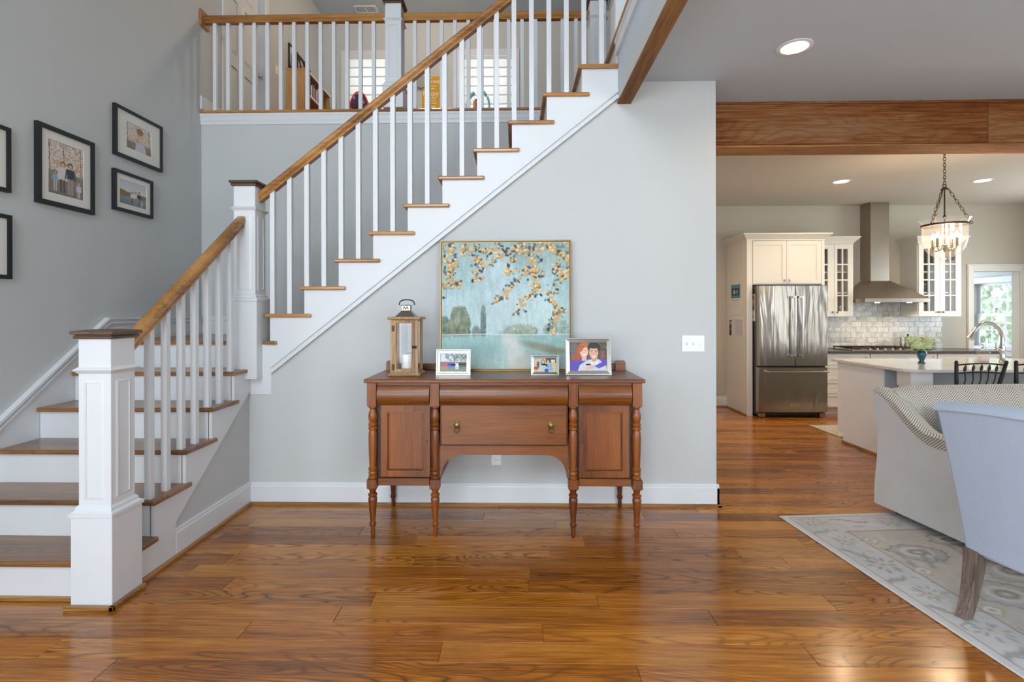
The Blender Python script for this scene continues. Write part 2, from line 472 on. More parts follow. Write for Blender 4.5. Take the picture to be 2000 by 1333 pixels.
# ------------------------------------------------------------------ materials
m_wall = mat('painted_wall', '#c2c4c3', 0.75, var=0.012, vscale=1.2, bump=0.03, bscale=350)
m_kwall = mat('painted_kitchen_wall', '#bfb6a6', 0.75, var=0.012, vscale=1.2, bump=0.03, bscale=350)
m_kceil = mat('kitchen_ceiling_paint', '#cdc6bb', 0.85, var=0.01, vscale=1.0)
m_ceil = mat('ceiling_paint', '#c0c8d0', 0.85, var=0.01, vscale=1.0)
m_white = mat('white_trim_paint', '#d8dadc', 0.42, var=0.01, vscale=2.0)
m_offwhite = mat('white_cabinet_paint', '#e2ddd3', 0.4, var=0.01, vscale=2.0)
m_oak = wood('stained_oak_tread', '#5e3c1c', '#84582c', '#9c6e3c', 'x', 6, 10, 0.3, 0.3, ringw=0.35, rvar=0.12)
m_oak_y = wood('stained_oak_nosing', '#6a4420', '#946432', '#ad7c44', 'y', 6, 10, 0.3, 0.3, ringw=0.3, rvar=0.12)
m_rail = wood('golden_oak_rail', '#7c5020', '#a8743a', '#bf8c4e', 'x', 7, 10, 0.28, 0.4, ringw=0.25, rvar=0.1)
m_rail_y = wood('golden_oak_stair_rail', '#7c5020', '#a8743a', '#bf8c4e', 'y', 7, 10, 0.28, 0.4, ringw=0.25, rvar=0.1)
m_cap = wood('dark_oak_cap', '#3e2c1e', '#5e4836', '#745c48', 'x', 8, 9, 0.4, 0.1, ringw=.3, rvar=0.1)
m_floor = wood('floor_plank_oak', '#77410e', '#aa641a', '#c48330', 'x', 5.5, 7.0, 0.22, 0.3, rings=30, ringw=0.9, rvar=0.34, knots=0.85, bump=0.04, coatr=0.14)
m_shoe = wood('shoe_mould_oak', '#74502a', '#9c7040', '#b48850', 'x', 8, 10, 0.35, 0.1, ringw=.2, rvar=0.05)
m_beam = wood('rough_sawn_beam', '#583018', '#7e4820', '#8e6a4a', 'x', 4.5, 5, 0.8, 0, rings=20, ringw=0.28, rvar=0.2, knots=0.9, kscale=3.4, bump=0.15, spec=0.15)
m_beam_lit = wood('beam_underside_lit', '#8a5c34', '#a87444', '#bd8e5c', 'x', 4.5, 7, 0.7, 0, ringw=.3, rvar=.1, spec=.2)  # lighter beam wood: floor bounce on the underside put into the colour
m_beam_y = wood('rough_sawn_board', '#6f4d32', '#8e6642', '#a27c52', 'y', 4.5, 7, 0.8, 0, ringw=0.25, rvar=0.2, bump=0.15, spec=0.15)
m_maho = wood('mahogany', '#4a250b', '#743e10', '#8a5018', 'x', 6, 10, 0.34, 0.15, ringw=0.15, rvar=0.12, coatr=0.15, streak=.4)
m_maho_z = wood('mahogany_upright', '#4c2409', '#7a3e0f', '#925117', 'z', 6, 12, 0.34, 0.15, ringw=0.12, rvar=0.12, coatr=0.15, streak=.35)
m_gap_dk = mat('gap_shade_dark', '#2a120a', 0.5)  # dark tone painted in for the shade in drawer and door gaps
m_pine = wood('weathered_pine', '#80603e', '#a5825a', '#bd9e76', 'z', 7, 9, 0.6, 0, ringw=.25, rvar=0.1)
m_steel = NT('brushed_steel')
_v = m_steel.vmath('MULTIPLY', m_steel.pos(), (2.2, 2.2, 0.35))
_n = m_steel.noise(_v, 3.2, 2, 0.5, 0.6)
m_steel.set(Base_Color=lin4('#a89e92'), Metallic=1.0, Roughness=0.24); m_steel.bump(_n, 0.3, 0.05); m_steel = m_steel.m
m_steel2 = mat('satin_steel', '#a89d90', 0.32, 1.0, var=0.03)
m_chrome = mat('polished_chrome', '#b8b8b8', 0.14, 1.0, var=0.02)
m_silver = mat('silver_frame', '#b4b0a8', 0.26, 1.0, var=0.03)
m_brass = mat('aged_brass', '#8d7a4a', 0.4, 1.0, var=0.25, vscale=120)
m_gold = mat('gilt_edge', '#8f7038', 0.4, 0.8, var=0.1)
m_bronze = mat('dark_bronze', '#4a3a2e', 0.45, 0.8, var=0.1)
m_nickel = mat('brushed_nickel', '#c8c8c8', 0.25, 1.0, var=0.03)
m_black = mat('black_frame_wood', '#17181c', 0.45, var=0.1)
m_blackmetal = mat('black_iron', '#1c120f', 0.45, 0.3, var=0.1)
m_matboard = mat('picture_mat_board', '#e6e3dc', 0.8, var=0.01)
m_glass = glass('clear_glass', gloss=0.0)
m_pglass = glass('picture_glass', gloss=0.01)
m_jar = glass('bell_jar_glass', gloss=0.10, rough=.05, ior=1.5, haze=.05)
m_print = print_mat('printed_paper', 0.6)
m_canvas = print_mat('painted_canvas', 0.75)
m_wax = mat('white_wax', '#e9e6df', 0.5, var=0.01)
m_plastic = mat('white_plastic', '#e8eaea', 0.35, var=0.01)
m_darkplastic = mat('dark_plastic', '#242424', 0.5)
m_marble = NT('marble_tile')
_p = m_marble.vmath('ADD', m_marble.pos(), m_marble.add('ShaderNodeCombineXYZ', i_0=m_marble.math('MULTIPLY', m_marble.rnd(), 40.0)).outputs[0])
_f = m_marble.math('ADD', m_marble.noise(_p, 9, 5, .6, 1.2), m_marble.math('MULTIPLY', m_marble.math('SUBTRACT', m_marble.rnd(), .5), .14))
m_marble.set(Base_Color=m_marble.ramp(_f, [(.3, lin4('#a9a49c')), (.5, lin4('#cbc6bc')), (.7, lin4('#dedad2'))]), Roughness=.25); m_marble = m_marble.m
m_grout = mat('pale_grout', '#b8b2a8', 0.9)
m_quartz = mat('pale_stone_top', '#dcd8d0', 0.12, var=0.05, vscale=14, coat=0.2)
m_darkstone = mat('dark_stone_top', '#4c4743', 0.25, var=0.2, vscale=40)
m_isl = mat('island_paint', '#eceded', 0.5, var=0.01)
m_isl_shade = mat('island_shaded_paint', '#a9b3b6', 0.5, var=0.01)  # blue grey puts the shade on the bar side into the white paint

# ================================================================== SETTING
XL, YB, YK, YU, ZC, ZK, ZU = -3.045, 3.675, 7.54, 8.0, 3.03, 2.93, 6.08
RISE = 0.1967
ZF2 = 17 * RISE            # upper floor level
# ---- floor with real planks
floor = struct('floor', B().box(-3.2, 7.6, -3.7, 7.6, -0.12, -0.006), m_floor, 'golden brown oak plank floor')
rs = random.Random(11)
ROW = 0.127
y = 1.0; ri = 0
while y < 7.54:
    xa, xb = (-3.04, 5.2) if y + ROW <= 3.69 else (1.435, 7.49)
    if y < 3.69 < y + ROW: xa, xb = -1.92, 7.0
    x = xa - rs.uniform(0, 1.3)
    w = ROW if rs.random() > 0.12 else ROW
    while x < xb:
        L = rs.uniform(1.0, 2.1)
        p0, p1 = max(x, xa), min(x + L, xb)
        if p1 - p0 > 0.02:
            B().box(p0 + .0006, p1 - .0006, y + .0006, min(y + w, 7.54) - .0006, -0.02, 0.0, 0.0016).build('plank', m_floor, floor)
        x += L
    y += w; ri += 1

# ---- walls
struct('wall_left', B().holed('x', XL - .14, XL, (-3.7, 8.1), (-.1, ZU), [(5.35, 6.17, ZF2, 5.43), (-2.85, -.55, .5, 2.5)]), m_wall, 'tall light grey wall beside the stairs')
pts = [(-1.93, 0), (1.43, 0), (1.43, ZC), (.735, ZC), (.735, 2.99), (-1.80, 1.0), (-1.93, 1.0)]
struct('wall_back', B().prism(pts, 'y', YB, YB + .12), m_wall, 'light grey wall under the staircase')
struct('wall_hall', B().box(1.31, 1.43, YB + .12, YK, 0, ZC), m_wall, 'grey passage wall leading to the kitchen')
struct('wall_landing', B().box(XL, 1.31, 4.915, 5.02, 0, 3.30), m_wall, 'grey wall behind the stair landing')
struct('wall_knee', B().prism([(2.86, 0), (YB, 0), (YB, .98), (3.6, .9), (2.86, .33)], 'x', -2.02, -1.93), m_wall, 'small grey wall under the lower stair flight')
struct('wall_kitchen', B().holed('y', YK, YK + .12, (1.31, 7.62), (0, 3.03), [(6.622, 7.288, 0, 1.962)]), m_kwall, 'beige grey kitchen wall')
struct('wall_right', B().holed('x', 7.5, 7.62, (-3.7, YK), (-.1, 3.1), [(-.9, 2.1, .55, 2.45), (5.05, 6.35, 1.1, 2.3)]), m_wall, 'outer wall of the living room and kitchen')
struct('wall_front', B().holed('y', -3.72, -3.6, (-3.2, 7.62), (-.1, ZU), [(-2.6, .2, .4, 2.5), (-2.6, .2, 3.4, 5.6), (1.9, 5.3, .5, 2.4)]), m_wall, 'wall with the entry windows')
struct('wall_upper', B().holed('y', YU, YU + .12, (XL - .14, 7.62), (ZF2 - .3, ZU), [(-2.63, -1.86, 4.0, 5.40), (-.80, -.03, 4.0, 5.40)]), m_wall, 'grey upstairs wall with two shaded windows')
struct('wall_loft', B().box(7.5, 7.62, -3.7, 8.1, 3.1, ZU), m_wall, 'outer wall of the loft')
# ---- floors above and ceilings
struct('ceiling_living', B().box(.735, 7.5, -3.6, 4.06, ZC, ZF2 - .03), m_ceil, 'pale grey living room ceiling')
struct('ceiling_kitchen', B().box(1.31, 7.5, 4.06, YK, ZK, ZF2 - .03), m_kceil, 'warm lit kitchen ceiling')
struct('ceiling_upper', B().box(-3.2, 7.62, -3.72, 8.12, ZU, ZU + .1), m_ceil, 'upstairs ceiling')
struct('floor_upper', B().box(XL, 7.5, 4.92, YU, ZF2 - .2, ZF2), m_oak, 'upstairs hall floor')
struct('floor_loft', B().box(.74, 7.5, -3.6, 4.92, ZF2 - .03, ZF2), m_oak, 'loft floor')

# ---- the boxed edge of the loft: drywall side, wooden underside, oak nosing
e = struct('beam_loft_edge', B().box(.735, .826, -3.6, YB, 2.884, ZC), m_wall, 'boxed loft edge with a wooden underside')
for k, (a, b) in enumerate(((-3.6, .4), (.4, 2.20), (2.20, YB))):
    B().box(.731, .828, a + .001, b - .001, 2.870, 2.885, .002).build('board', m_beam_y, e)
t1 = struct('trim_1', B().box(.716, .737, -3.6, 3.66, 3.215, 3.318, .002), m_white, 'white fascia board under the loft nosing')
B().box(.708, .722, -3.6, 3.66, 3.29, 3.318, .004).build('cove', m_white, t1)
B().box(.700, .80, -3.6, 4.90, 3.318, ZF2 + .001, .009).build('nosing', m_oak_y, t1)

# ---- header beam between living room and kitchen, clad in boards
hb = struct('beam_header', B().box(1.43, 7.5, 4.06, 4.262, 2.69, ZC), m_beam, 'wide reclaimed wood beam over the kitchen opening')
for a, b in ((1.432, 3.672), (3.675, 5.6), (5.603, 7.49)):
    B().box(a, b, 4.046, 4.062, 2.694, 3.008, .002).build('board', m_beam, hb)
for a, b in ((1.432, 4.9), (4.903, 7.49)):
    B().box(a, b, 4.052, 4.272, 2.676, 2.692, .002).build('board', m_beam_lit, hb)
B().box(1.432, 7.49, 4.043, 4.06, 3.010, 3.029, .002).build('board', m_beam, hb)

# ---- baseboards with shoe mould
def base_prof(t, h): return [(0, .018), (-t, .018), (-t, h - .028), (-t + .004, h - .02), (-t + .004, h - .008), (-t + .009, h), (0, h)]
bb = B(); bb.prism([(YB + p[0], p[1]) for p in base_prof(.015, .158)], 'x', -1.915, 1.445)
bbo = struct('baseboard_back', bb, m_white, 'white baseboard below the stair wall')
B().prism([(YB, 0), (YB - .03, 0), (YB - .03, .012), (YB - .024, .02), (YB, .02)], 'x', -1.915, 1.458).build('shoe_mould', m_shoe, bbo)
bb = B().prism([(1.43 - p[0], p[1]) for p in base_prof(.015, .158)], 'y', YB - .015, YK)
bbo = struct('baseboard_hall', bb, m_white, 'white baseboard along the passage wall')
B().prism([(1.43, 0), (1.459, 0), (1.459, .012), (1.453, .02), (1.43, .02)], 'y', YB - .03, YK).build('shoe_mould', m_shoe, bbo)
bb = B().prism([(-1.93 - p[0], p[1]) for p in base_prof(.017, .164)], 'y', 2.851, YB)
bbo = struct('baseboard_knee', bb, m_white, 'white baseboard below the lower stair flight')
B().prism([(-1.93, 0), (-1.897, 0), (-1.897, .014), (-1.904, .023), (-1.93, .023)], 'y', 2.56, YB - .03).build('shoe_mould', m_oak_y, bbo)
bb = B().prism([(YK + p[0], p[1]) for p in base_prof(.015, .15)], 'x', 1.43, 3.08)
bbo = struct('baseboard_kitchen', bb, m_white, 'white baseboard beside the fridge cabinet')
B().prism([(YK, 0), (YK - .03, 0), (YK - .03, .012), (YK - .024, .02), (YK, .02)], 'x', 1.43, 3.08).build('shoe_mould', m_shoe, bbo)
bb = B().prism([(XL - p[0], ZF2 + p[1]) for p in base_prof(.015, .15)], 'y', 4.90, 5.26)
struct('baseboard_upper', bb, m_white, 'short white baseboard at the balcony end')

# ---- windows / doors
def window(name, axis, at, u0, u1, z0, z1, side, label, cols=2, rows=3, cas=.11, depth=.12, shade=False):
    """casing on the room side (side = -1 or +1 along axis), sash with bars and panes"""
    wrap = (lambda p: p) if axis == 'y' else (lambda p: Vector((p[1], p[0], p[2])))
    def b2(): return B()
    s = side
    o = None
    b = B()
    for (a, c, d, f) in ((u0 - cas, u0, z0 - .02, z1 + cas), (u1, u1 + cas, z0 - .02, z1 + cas), (u0, u1, z1, z1 + cas)):
        b.box(a, c, at, at + s * .02, d, f)
    b.box(u0 - cas - .02, u1 + cas + .02, at, at + s * .045, z0 - .045, z0 - .015)
    b.box(u0 - cas, u1 + cas, at, at + s * .018, z0 - .14, z0 - .045)
    b.xf(wrap); o = struct(name, b, m_white, label)
    zm = (z0 + z1) / 2; fy = at - s * depth * .5
    for j, (a, c, yy) in enumerate(((z0, zm + .02, fy), (zm - .02, z1, fy - s * .03))):
        f = B(); f.box(u0, u0 + .05, yy, yy - s * .03, a, c); f.box(u1 - .05, u1, yy, yy - s * .03, a, c)
        f.box(u0 + .05, u1 - .05, yy, yy - s * .03, a, a + .05); f.box(u0 + .05, u1 - .05, yy, yy - s * .03, c - .045, c)
        uu = [u0 + .05 + (u1 - u0 - .1) * i / cols for i in range(cols + 1)]
        zz = [a + .05 + (c - a - .095) * i / rows for i in range(rows + 1)]
        for x in uu[1:-1]: f.box(x - .009, x + .009, yy - s * .005, yy - s * .025, a + .05, c - .045)
        for z in zz[1:-1]: f.box(u0 + .05, u1 - .05, yy - s * .006, yy - s * .024, z - .009, z + .009)
        f.xf(wrap); so = f.build('sash', m_white, o)
        for i in range(cols):
            for k in range(rows):
                B().box(uu[i], uu[i + 1], yy - s * .013, yy - s * .016, zz[k], zz[k + 1]).xf(wrap).build('pane', m_glass, so)
    return o
window('window_1', 'y', YU, -2.63, -1.86, 4.0, 5.40, -1, 'upstairs window nearest the bookcase, behind a white folded shade', 1, 1, .10)
window('window_2', 'y', YU, -.80, -.03, 4.0, 5.40, -1, 'upstairs window farther from the bookcase, behind a white folded shade', 1, 1, .10)
# sunroom past the kitchen doorway
SX = 8.05
struct('wall_sunroom', B().holed('x', SX, SX + .12, (YK, 10.2), (0, 2.6), [(8.355, 9.17, .79, 1.87)]), m_wall, 'sunroom wall with a bright window')
struct('wall_sunroom_end', B().box(6.0, SX, 10.1, 10.2, 0, 2.6), m_wall, 'far end wall of the sunroom')
struct('wall_sunroom_side', B().box(5.9, 6.0, YK + .12, 10.2, 0, 2.6), m_wall, 'inner side wall of the sunroom')
struct('floor_sunroom', B().box(5.9, SX + .1, YK, 10.2, -.1, -.002), m_floor, 'wood floor of the sunroom')
struct('ceiling_sunroom', B().box(5.9, SX + .1, YK + .12, 10.2, 2.5, 2.6), m_ceil, 'sunroom ceiling')
window('window_3', 'x', SX, 8.355, 9.17, .79, 1.87, -1, 'bright double hung window seen through the kitchen doorway', 3, 2, .095)
window('window_4', 'y', -3.6, -2.6, .2, .4, 2.5, 1, 'wide entry window behind the camera', 4, 3)
window('window_5', 'y', -3.6, -2.6, .2, 3.4, 5.6, 1, 'high window of the two storey hall', 4, 3)
window('window_6', 'y', -3.6, 1.9, 5.3, .5, 2.4, 1, 'wide living room window', 5, 3)
window('window_7', 'x', 7.5, -.9, 2.1, .55, 2.45, -1, 'side window of the living room', 4, 3)
window('window_9', 'x', XL, -2.85, -.55, .5, 2.5, 1, 'added unseen side window of the hall', 4, 3)
window('window_8', 'x', 7.5, 5.05, 6.35, 1.1, 2.3, -1, 'kitchen side window', 3, 2)
# doorway casing in the kitchen
c = B()
for a, b_, z0, z1 in ((6.534, 6.622, 0, 2.05), (7.288, 7.376, 0, 2.05), (6.622, 7.288, 1.962, 2.05)): c.box(a, b_, YK - .02, YK, z0, z1, .003)
c.box(6.525, 7.385, YK - .028, YK, 2.05, 2.066)
for a, b_ in ((6.54, 6.56), (7.35, 7.37)): c.box(a, b_, YK - .027, YK - .018, 0, 2.05)
c.box(6.612, 6.624, YK, YK + .12, 0, 1.965); c.box(7.286, 7.298, YK, YK + .12, 0, 1.965)
struct('trim_2', c, m_offwhite, 'white casing around the doorway to the sunroom')
# upstairs panelled door on the long side wall
dx = XL - .075
d1 = struct('door_1', B().box(dx - .035, dx, 5.352, 6.168, ZF2 + .005, 5.428), m_white, 'white six panel door on the balcony')
for (a, b_) in ((5.45, 5.72), (5.80, 6.07)):
    for (z0, z1) in ((ZF2 + .2, ZF2 + .80), (ZF2 + .92, ZF2 + 1.55), (ZF2 + 1.66, ZF2 + 1.96)):
        p = B().frame(a, b_, z0, z1, 0, .016, .034, .010); p.xf(lambda q: Vector((dx + .012 - q[1], q[0], q[2]))); p.build('panel_moulding', m_white, d1)
k = B().lathe([(.0, 0), (.026, .002), (.026, .008), (.010, .012), (.010, .03), (.026, .042), (.03, .055), (.022, .068), (0, .072)], n=18)
k.xf(lambda q: Vector((dx + q[2], 6.09 + q[0], 4.235 + q[1]))); k.build('knob', m_nickel, d1, 40)
cs = B()
for (a, b_, z0, z1) in ((5.262, 5.35, ZF2, 5.52), (6.17, 6.258, ZF2, 5.52), (5.35, 6.17, 5.43, 5.52)): cs.box(XL, XL + .018, a, b_, z0, z1, .003)
struct('trim_3', cs, m_white, 'white casing around the balcony door')

# ================================================================== STAIRCASE
st = thing('staircase', 'two flight staircase with white risers and brown oak treads', 'staircase', (-1.9, 2.4, 0), kind='thing')
LN = [2.392 + .258 * k for k in range(5)]            # nosing lines of the lower flight
YLAND = 3.682
def tread_prism(poly, z1, m):
    """slab with a rounded nosing edge"""
    b = B().prism(poly, 'z', z1 - .027, z1)
    return b.build('tread', m, st, bevel=.009)
for k, yn in enumerate(LN, 1):
    z = k * RISE; yb = (LN[k] if k < 5 else YLAND) + .03
    xr = -1.893
    if k == 1: poly = [(-3.02, yn), (-2.079, yn), (-2.079, 2.546), (xr, 2.546), (xr, yb + .005), (-3.02, yb + .005)]
    else: poly = [(-3.02, yn), (xr, yn), (xr, yb + .03), (-1.917, yb + .03), (-1.917, yb + .005), (-3.02, yb + .005)]
    tread_prism(poly, z, m_oak)
    x1 = -2.079 if k == 1 else -1.936
    B().box(-3.02, x1, yn + .03, yn + .045, z - RISE, z - .0265).build('riser', m_white, st)
B().box(-3.02, -2.02, YLAND + .03, YLAND + .045, 5 * RISE, 6 * RISE - .0265).build('riser', m_white, st)
land = [(-3.02, YLAND), (-2.027, YLAND), (-2.027, 3.80), (-1.813, 3.80), (-1.813, 3.645), (-1.718, 3.645), (-1.718, 3.667), (-1.74, 3.667), (-1.74, 4.90), (-3.02, 4.90)]
o = B().prism(land, 'z', 6 * RISE - .027, 6 * RISE).build('landing', m_oak, st, bevel=.009)
UX = [-1.803 + .2502 * k for k in range(10)]
for i, xn in enumerate(UX):
    z = (i + 7) * RISE
    xe = xn + .334 if i < 9 else .734
    poly = [(xn, 3.645), (xe, 3.645), (xe, 3.667), (xn + .283, 3.667), (xn + .283, 4.90), (xn, 4.90)]
    tread_prism(poly, z, m_rail)
    B().box(xn + .03, xn + .045, 3.69, 4.90, z - RISE, z - .0265).build('riser', m_white, st)
B().box(.73, .739, 3.69, 4.90, 16 * RISE, ZF2 - .027).build('riser', m_white, st)
# cut stringer of the upper flight
pts = [(-1.923, .793), (-1.763, .793), (-1.763, .99), (.735, 2.953), (.735, 16 * RISE - .027)]
for i in range(9, -1, -1):
    z = (i + 7) * RISE - .027
    pts += [(UX[i] + .03, z), (UX[i] + .03, z - RISE)]
pts += [(-1.923, 6 * RISE - .027)]
B().prism(pts, 'y', 3.668, 3.69).build('stringer', m_white, st)
# moulding along its lower edge
def slant(u0, u1, off0, off1, y0, y1):
    # strip along the line z = .975 + .7862*(x+1.763), offsets measured square to the slope
    s = .7862; L = math.hypot(1, s)
    def zz(x, o): return .975 + s * (x + 1.763) + o * L
    return B().prism([(u0, zz(u0, off0)), (u1, zz(u1, off0)), (u1, zz(u1, off1)), (u0, zz(u0, off1))], 'y', y0, y1)
slant(-1.763, .735, -.026, -.012, 3.641, 3.675).build('stringer_moulding', m_white, st)
slant(-1.763, .735, -.0125, .0085, 3.664, 3.675).build('stringer_moulding', m_white, st)
slant(-1.763, .735, .008, .020, 3.648, 3.675).build('stringer_moulding', m_white, st)
# stringer of the lower flight
pts = [(2.546, 0), (2.851, 0), (2.851, .205), (3.668, .825), (3.668, 5 * RISE - .027)]
for k in range(5, 1, -1):
    pts += [(LN[k - 1] + .03, k * RISE - .027), (LN[k - 1] + .03, (k - 1) * RISE - .027)]
pts += [(2.546, RISE - .027)]
B().prism(pts, 'x', -1.94, -1.915).build('stringer', m_white, st)
B().box(-3.02, -2.085, 2.405, 2.422, 0, .022, .004).build('shoe_mould', m_shoe, st)
# wall skirt of the lower flight with its cap moulding
s = .748
def zs(yv): return .765 + s * (yv - 2.966)
B().prism([(2.3, 0), (2.3, zs(2.3) - .02), (3.751, zs(3.751) - .02), (4.90, 1.325), (4.90, .9), (3.6, .9), (2.5, 0)], 'x', XL, XL + .022).build('skirt_board', m_white, st)
for o0, o1, t in ((-.034, -.020, .036), (-.020, -.002, .026), (-.002, .012, .040)):
    B().prism([(2.3, zs(2.3) + o0 * 1.25), (3.751, 1.338 + o0), (4.90, 1.338 + o0), (4.90, 1.338 + o1), (3.751 - .01, 1.338 + o1), (2.3, zs(2.3) + o1 * 1.25)], 'x', XL, XL + t).build('skirt_cap', m_white, st)
B().box(XL + .02, 1.3, 4.895, 4.915, 6 * RISE, 1.325).build('skirt_board', m_white, st)
B().box(XL + .02, -1.78, 4.885, 4.915, 1.31, 1.35, .006).build('skirt_cap', m_white, st)

# ================================================================== RAILINGS
def rail_profile(w=.062, h=.062):
    a, b = w / 2, h
    return [(-a * .72, 0), (a * .72, 0), (a * .72, b * .16), (a * .62, b * .24), (a, b * .48), (a, b * .78), (a * .8, b * .94), (a * .35, b), (-a * .35, b), (-a * .8, b * .94), (-a, b * .78), (-a, b * .48), (-a * .62, b * .24), (-a * .72, b * .16)]
def newel(parent, cx, cy, z0, zbt, zcol, zcap, w=.155, bw=.196, pedestal=True, axis_rot=False):
    """box newel: wide base, panelled shaft, collar and stepped dark cap"""
    h = w / 2; g = bw / 2
    n = B().box(cx - h, cx + h, cy - h, cy + h, zbt, zcap, .003).build('newel_post', m_white, parent)
    B().box(cx - g, cx + g, cy - g, cy + g, z0, zbt, .002).build('base_box', m_white, n)
    q = B(); q.frustum((cx - g - .006, cx + g + .006, cy - g - .006, cy + g + .006), zbt, (cx - g - .006, cx + g + .006, cy - g - .006, cy + g + .006), zbt + .016)
    k_ = (g + h) / 2
    q.frustum((cx - g - .002, cx + g + .002, cy - g - .002, cy + g + .002), zbt + .016, (cx - k_, cx + k_, cy - k_, cy + k_), zbt + .026)
    q.box(cx - k_, cx + k_, cy - k_, cy + k_, zbt + .026, zbt + .036)
    q.frustum((cx - k_, cx + k_, cy - k_, cy + k_), zbt + .036, (cx - h - .002, cx + h + .002, cy - h - .002, cy + h + .002), zbt + .048)
    q.build('base_moulding', m_white, n)
    q = B(); q.frustum((cx - h, cx + h, cy - h, cy + h), zcol - .014, (cx - h - .017, cx + h + .017, cy - h - .017, cy + h + .017), zcol + .004)
    q.frustum((cx - h - .017, cx + h + .017, cy - h - .017, cy + h + .017), zcol + .004, (cx - h, cx + h, cy - h, cy + h), zcol + .018)
    q.build('collar', m_white, n)
    B().box(cx - h - .016, cx + h + .016, cy - h - .016, cy + h + .016, zcap, zcap + .015, .005).build('cap_moulding', m_cap, n)
    q = B(); q.box(cx - h - .024, cx + h + .024, cy - h - .024, cy + h + .024, zcap + .020, zcap + .036, .003)
    q.frustum((cx - h - .022, cx + h + .022, cy - h - .022, cy + h + .022), zcap + .036, (cx - h + .03, cx + h - .03, cy - h + .03, cy + h - .03), zcap + .043)
    q.box(cx - h - .008, cx + h + .008, cy - h - .008, cy + h + .008, zcap + .013, zcap + .022)
    q.build('cap', m_cap, n)
    za, zb = zbt + .075, zcol - .045
    for k in range(4):
        f = B().frame(-h + .030, h - .030, za, zb, -.004, .001, .011, .003)
        ca, sa = [(1, 0), (0, 1), (-1, 0), (0, -1)][k]
        f.xf(lambda p, ca=ca, sa=sa: Vector((cx + p[0] * ca - (p[1] - h) * sa, cy + p[0] * sa + (p[1] - h) * ca, p[2])))
        f.build('panel_moulding', m_white, n)
    return n
BW = .0165                                         # half width of a baluster
lower = thing('stair_railing', 'short oak railing with white balusters on the lower stair flight', 'railing', (-1.975, 2.45, 0), group='stair railings')
n1 = newel(lower, -1.982, 2.450, 0.0, .428, 1.110, 1.262)
q = B().box(-2.10, -1.862, 2.33, 2.346, 0, .022, .003); q.box(-1.884, -1.862, 2.33, 2.548, 0, .022, .003); q.build('shoe_mould', m_shoe, n1)
SL = RISE / .258
def zl(yv): return 2.069 + SL * (yv - 3.6)          # top of the lower rail
RXX = -1.950
pr = rail_profile(.066, .078)
rows = [[(RXX + u, 2.528, zl(2.528) - .078 + v) for u, v in pr], [(RXX + u, 3.605, zl(3.605) - .078 + v) for u, v in pr]]
b = B().loft(rows)
b.build('handrail', m_rail_y, lower, 30)
for k in range(2, 6):
    for dy_ in (.040, .168):
        yc = LN[k - 1] + dy_
        if yc > 3.55: continue
        z0 = k * RISE; z1 = zl(yc) - .066
        B().box(RXX - BW, RXX + BW, yc - BW, yc + BW, z0, z1).build('baluster', m_white, lower)
upper = thing('stair_railing', 'long sloping oak railing with white balusters on the upper stair flight', 'railing', (-1.925, 3.685, .91), group='stair railings')
newel(upper, -1.927, 3.684, .912, 1.468, 2.125, 2.288)
SU = RISE / .2502
def zu(x): return 2.262 + SU * (x + 1.85)
YR = 3.686
pr = rail_profile(.066, .080)
rows = [[(x, YR + u, zu(x) - .080 + v) for u, v in pr] for x in (-1.851, .735)]
b = B().loft(rows)
b.build('handrail', m_rail, upper, 30)
for i, xn in enumerate(UX):
    for d_ in (.046, .171):
        xc = xn + d_
        B().box(xc - BW, xc + BW, YR - BW, YR + BW, (i + 7) * RISE, zu(xc) - .068).build('baluster', m_white, upper)
newel(upper, .812, 3.745, ZF2 + .001, ZF2 + .30, ZF2 + .80, ZF2 + .95)
# balcony
bal = thing('balcony_railing', 'level oak railing with white balusters along the upstairs balcony', 'railing', (-1, 4.95, ZF2))
YBR = 4.955
for a, b_ in ((XL + .012, -1.245), (-1.075, .712)):
    pr = rail_profile(.07, .075)
    rows = [[(x, YBR + u, 4.212 + v) for u, v in pr] for x in (a, b_)]
    q = B().loft(rows)
    q.build('handrail', m_rail, bal, 30)
B().box(XL, XL + .018, YBR - .07, YBR + .07, 4.17, 4.33, .004).build('wall_rosette', m_rail_y, bal)
for k in range(13):
    x = -2.945 + .1298 * k
    B().box(x, x + .034, YBR - BW, YBR + BW, ZF2, 4.215).build('baluster', m_white, bal)
for k in range(13):
    x = -.985 + .1298 * k
    B().box(x, x + .034, YBR - BW, YBR + BW, ZF2, 4.215).build('baluster', m_white, bal)
newel(bal, -1.163, 4.95, ZF2, ZF2 + .20, 4.19, 4.345)
newel(bal, .792, 4.95, ZF2, ZF2 + .20, 4.19, 4.345)
q = B().box(XL, .735, 4.887, 5.05, ZF2 - .031, ZF2 + .001, .010)
nos = struct('trim_4', q, m_rail, 'oak nosing along the balcony edge')
B().prism([(4.92, 3.208), (4.905, 3.208), (4.903, 3.235), (4.897, 3.25), (4.897, 3.285), (4.892, 3.295), (4.892, 3.314), (4.92, 3.314)], 'x', XL, .735).build('crown_moulding', m_white, nos)

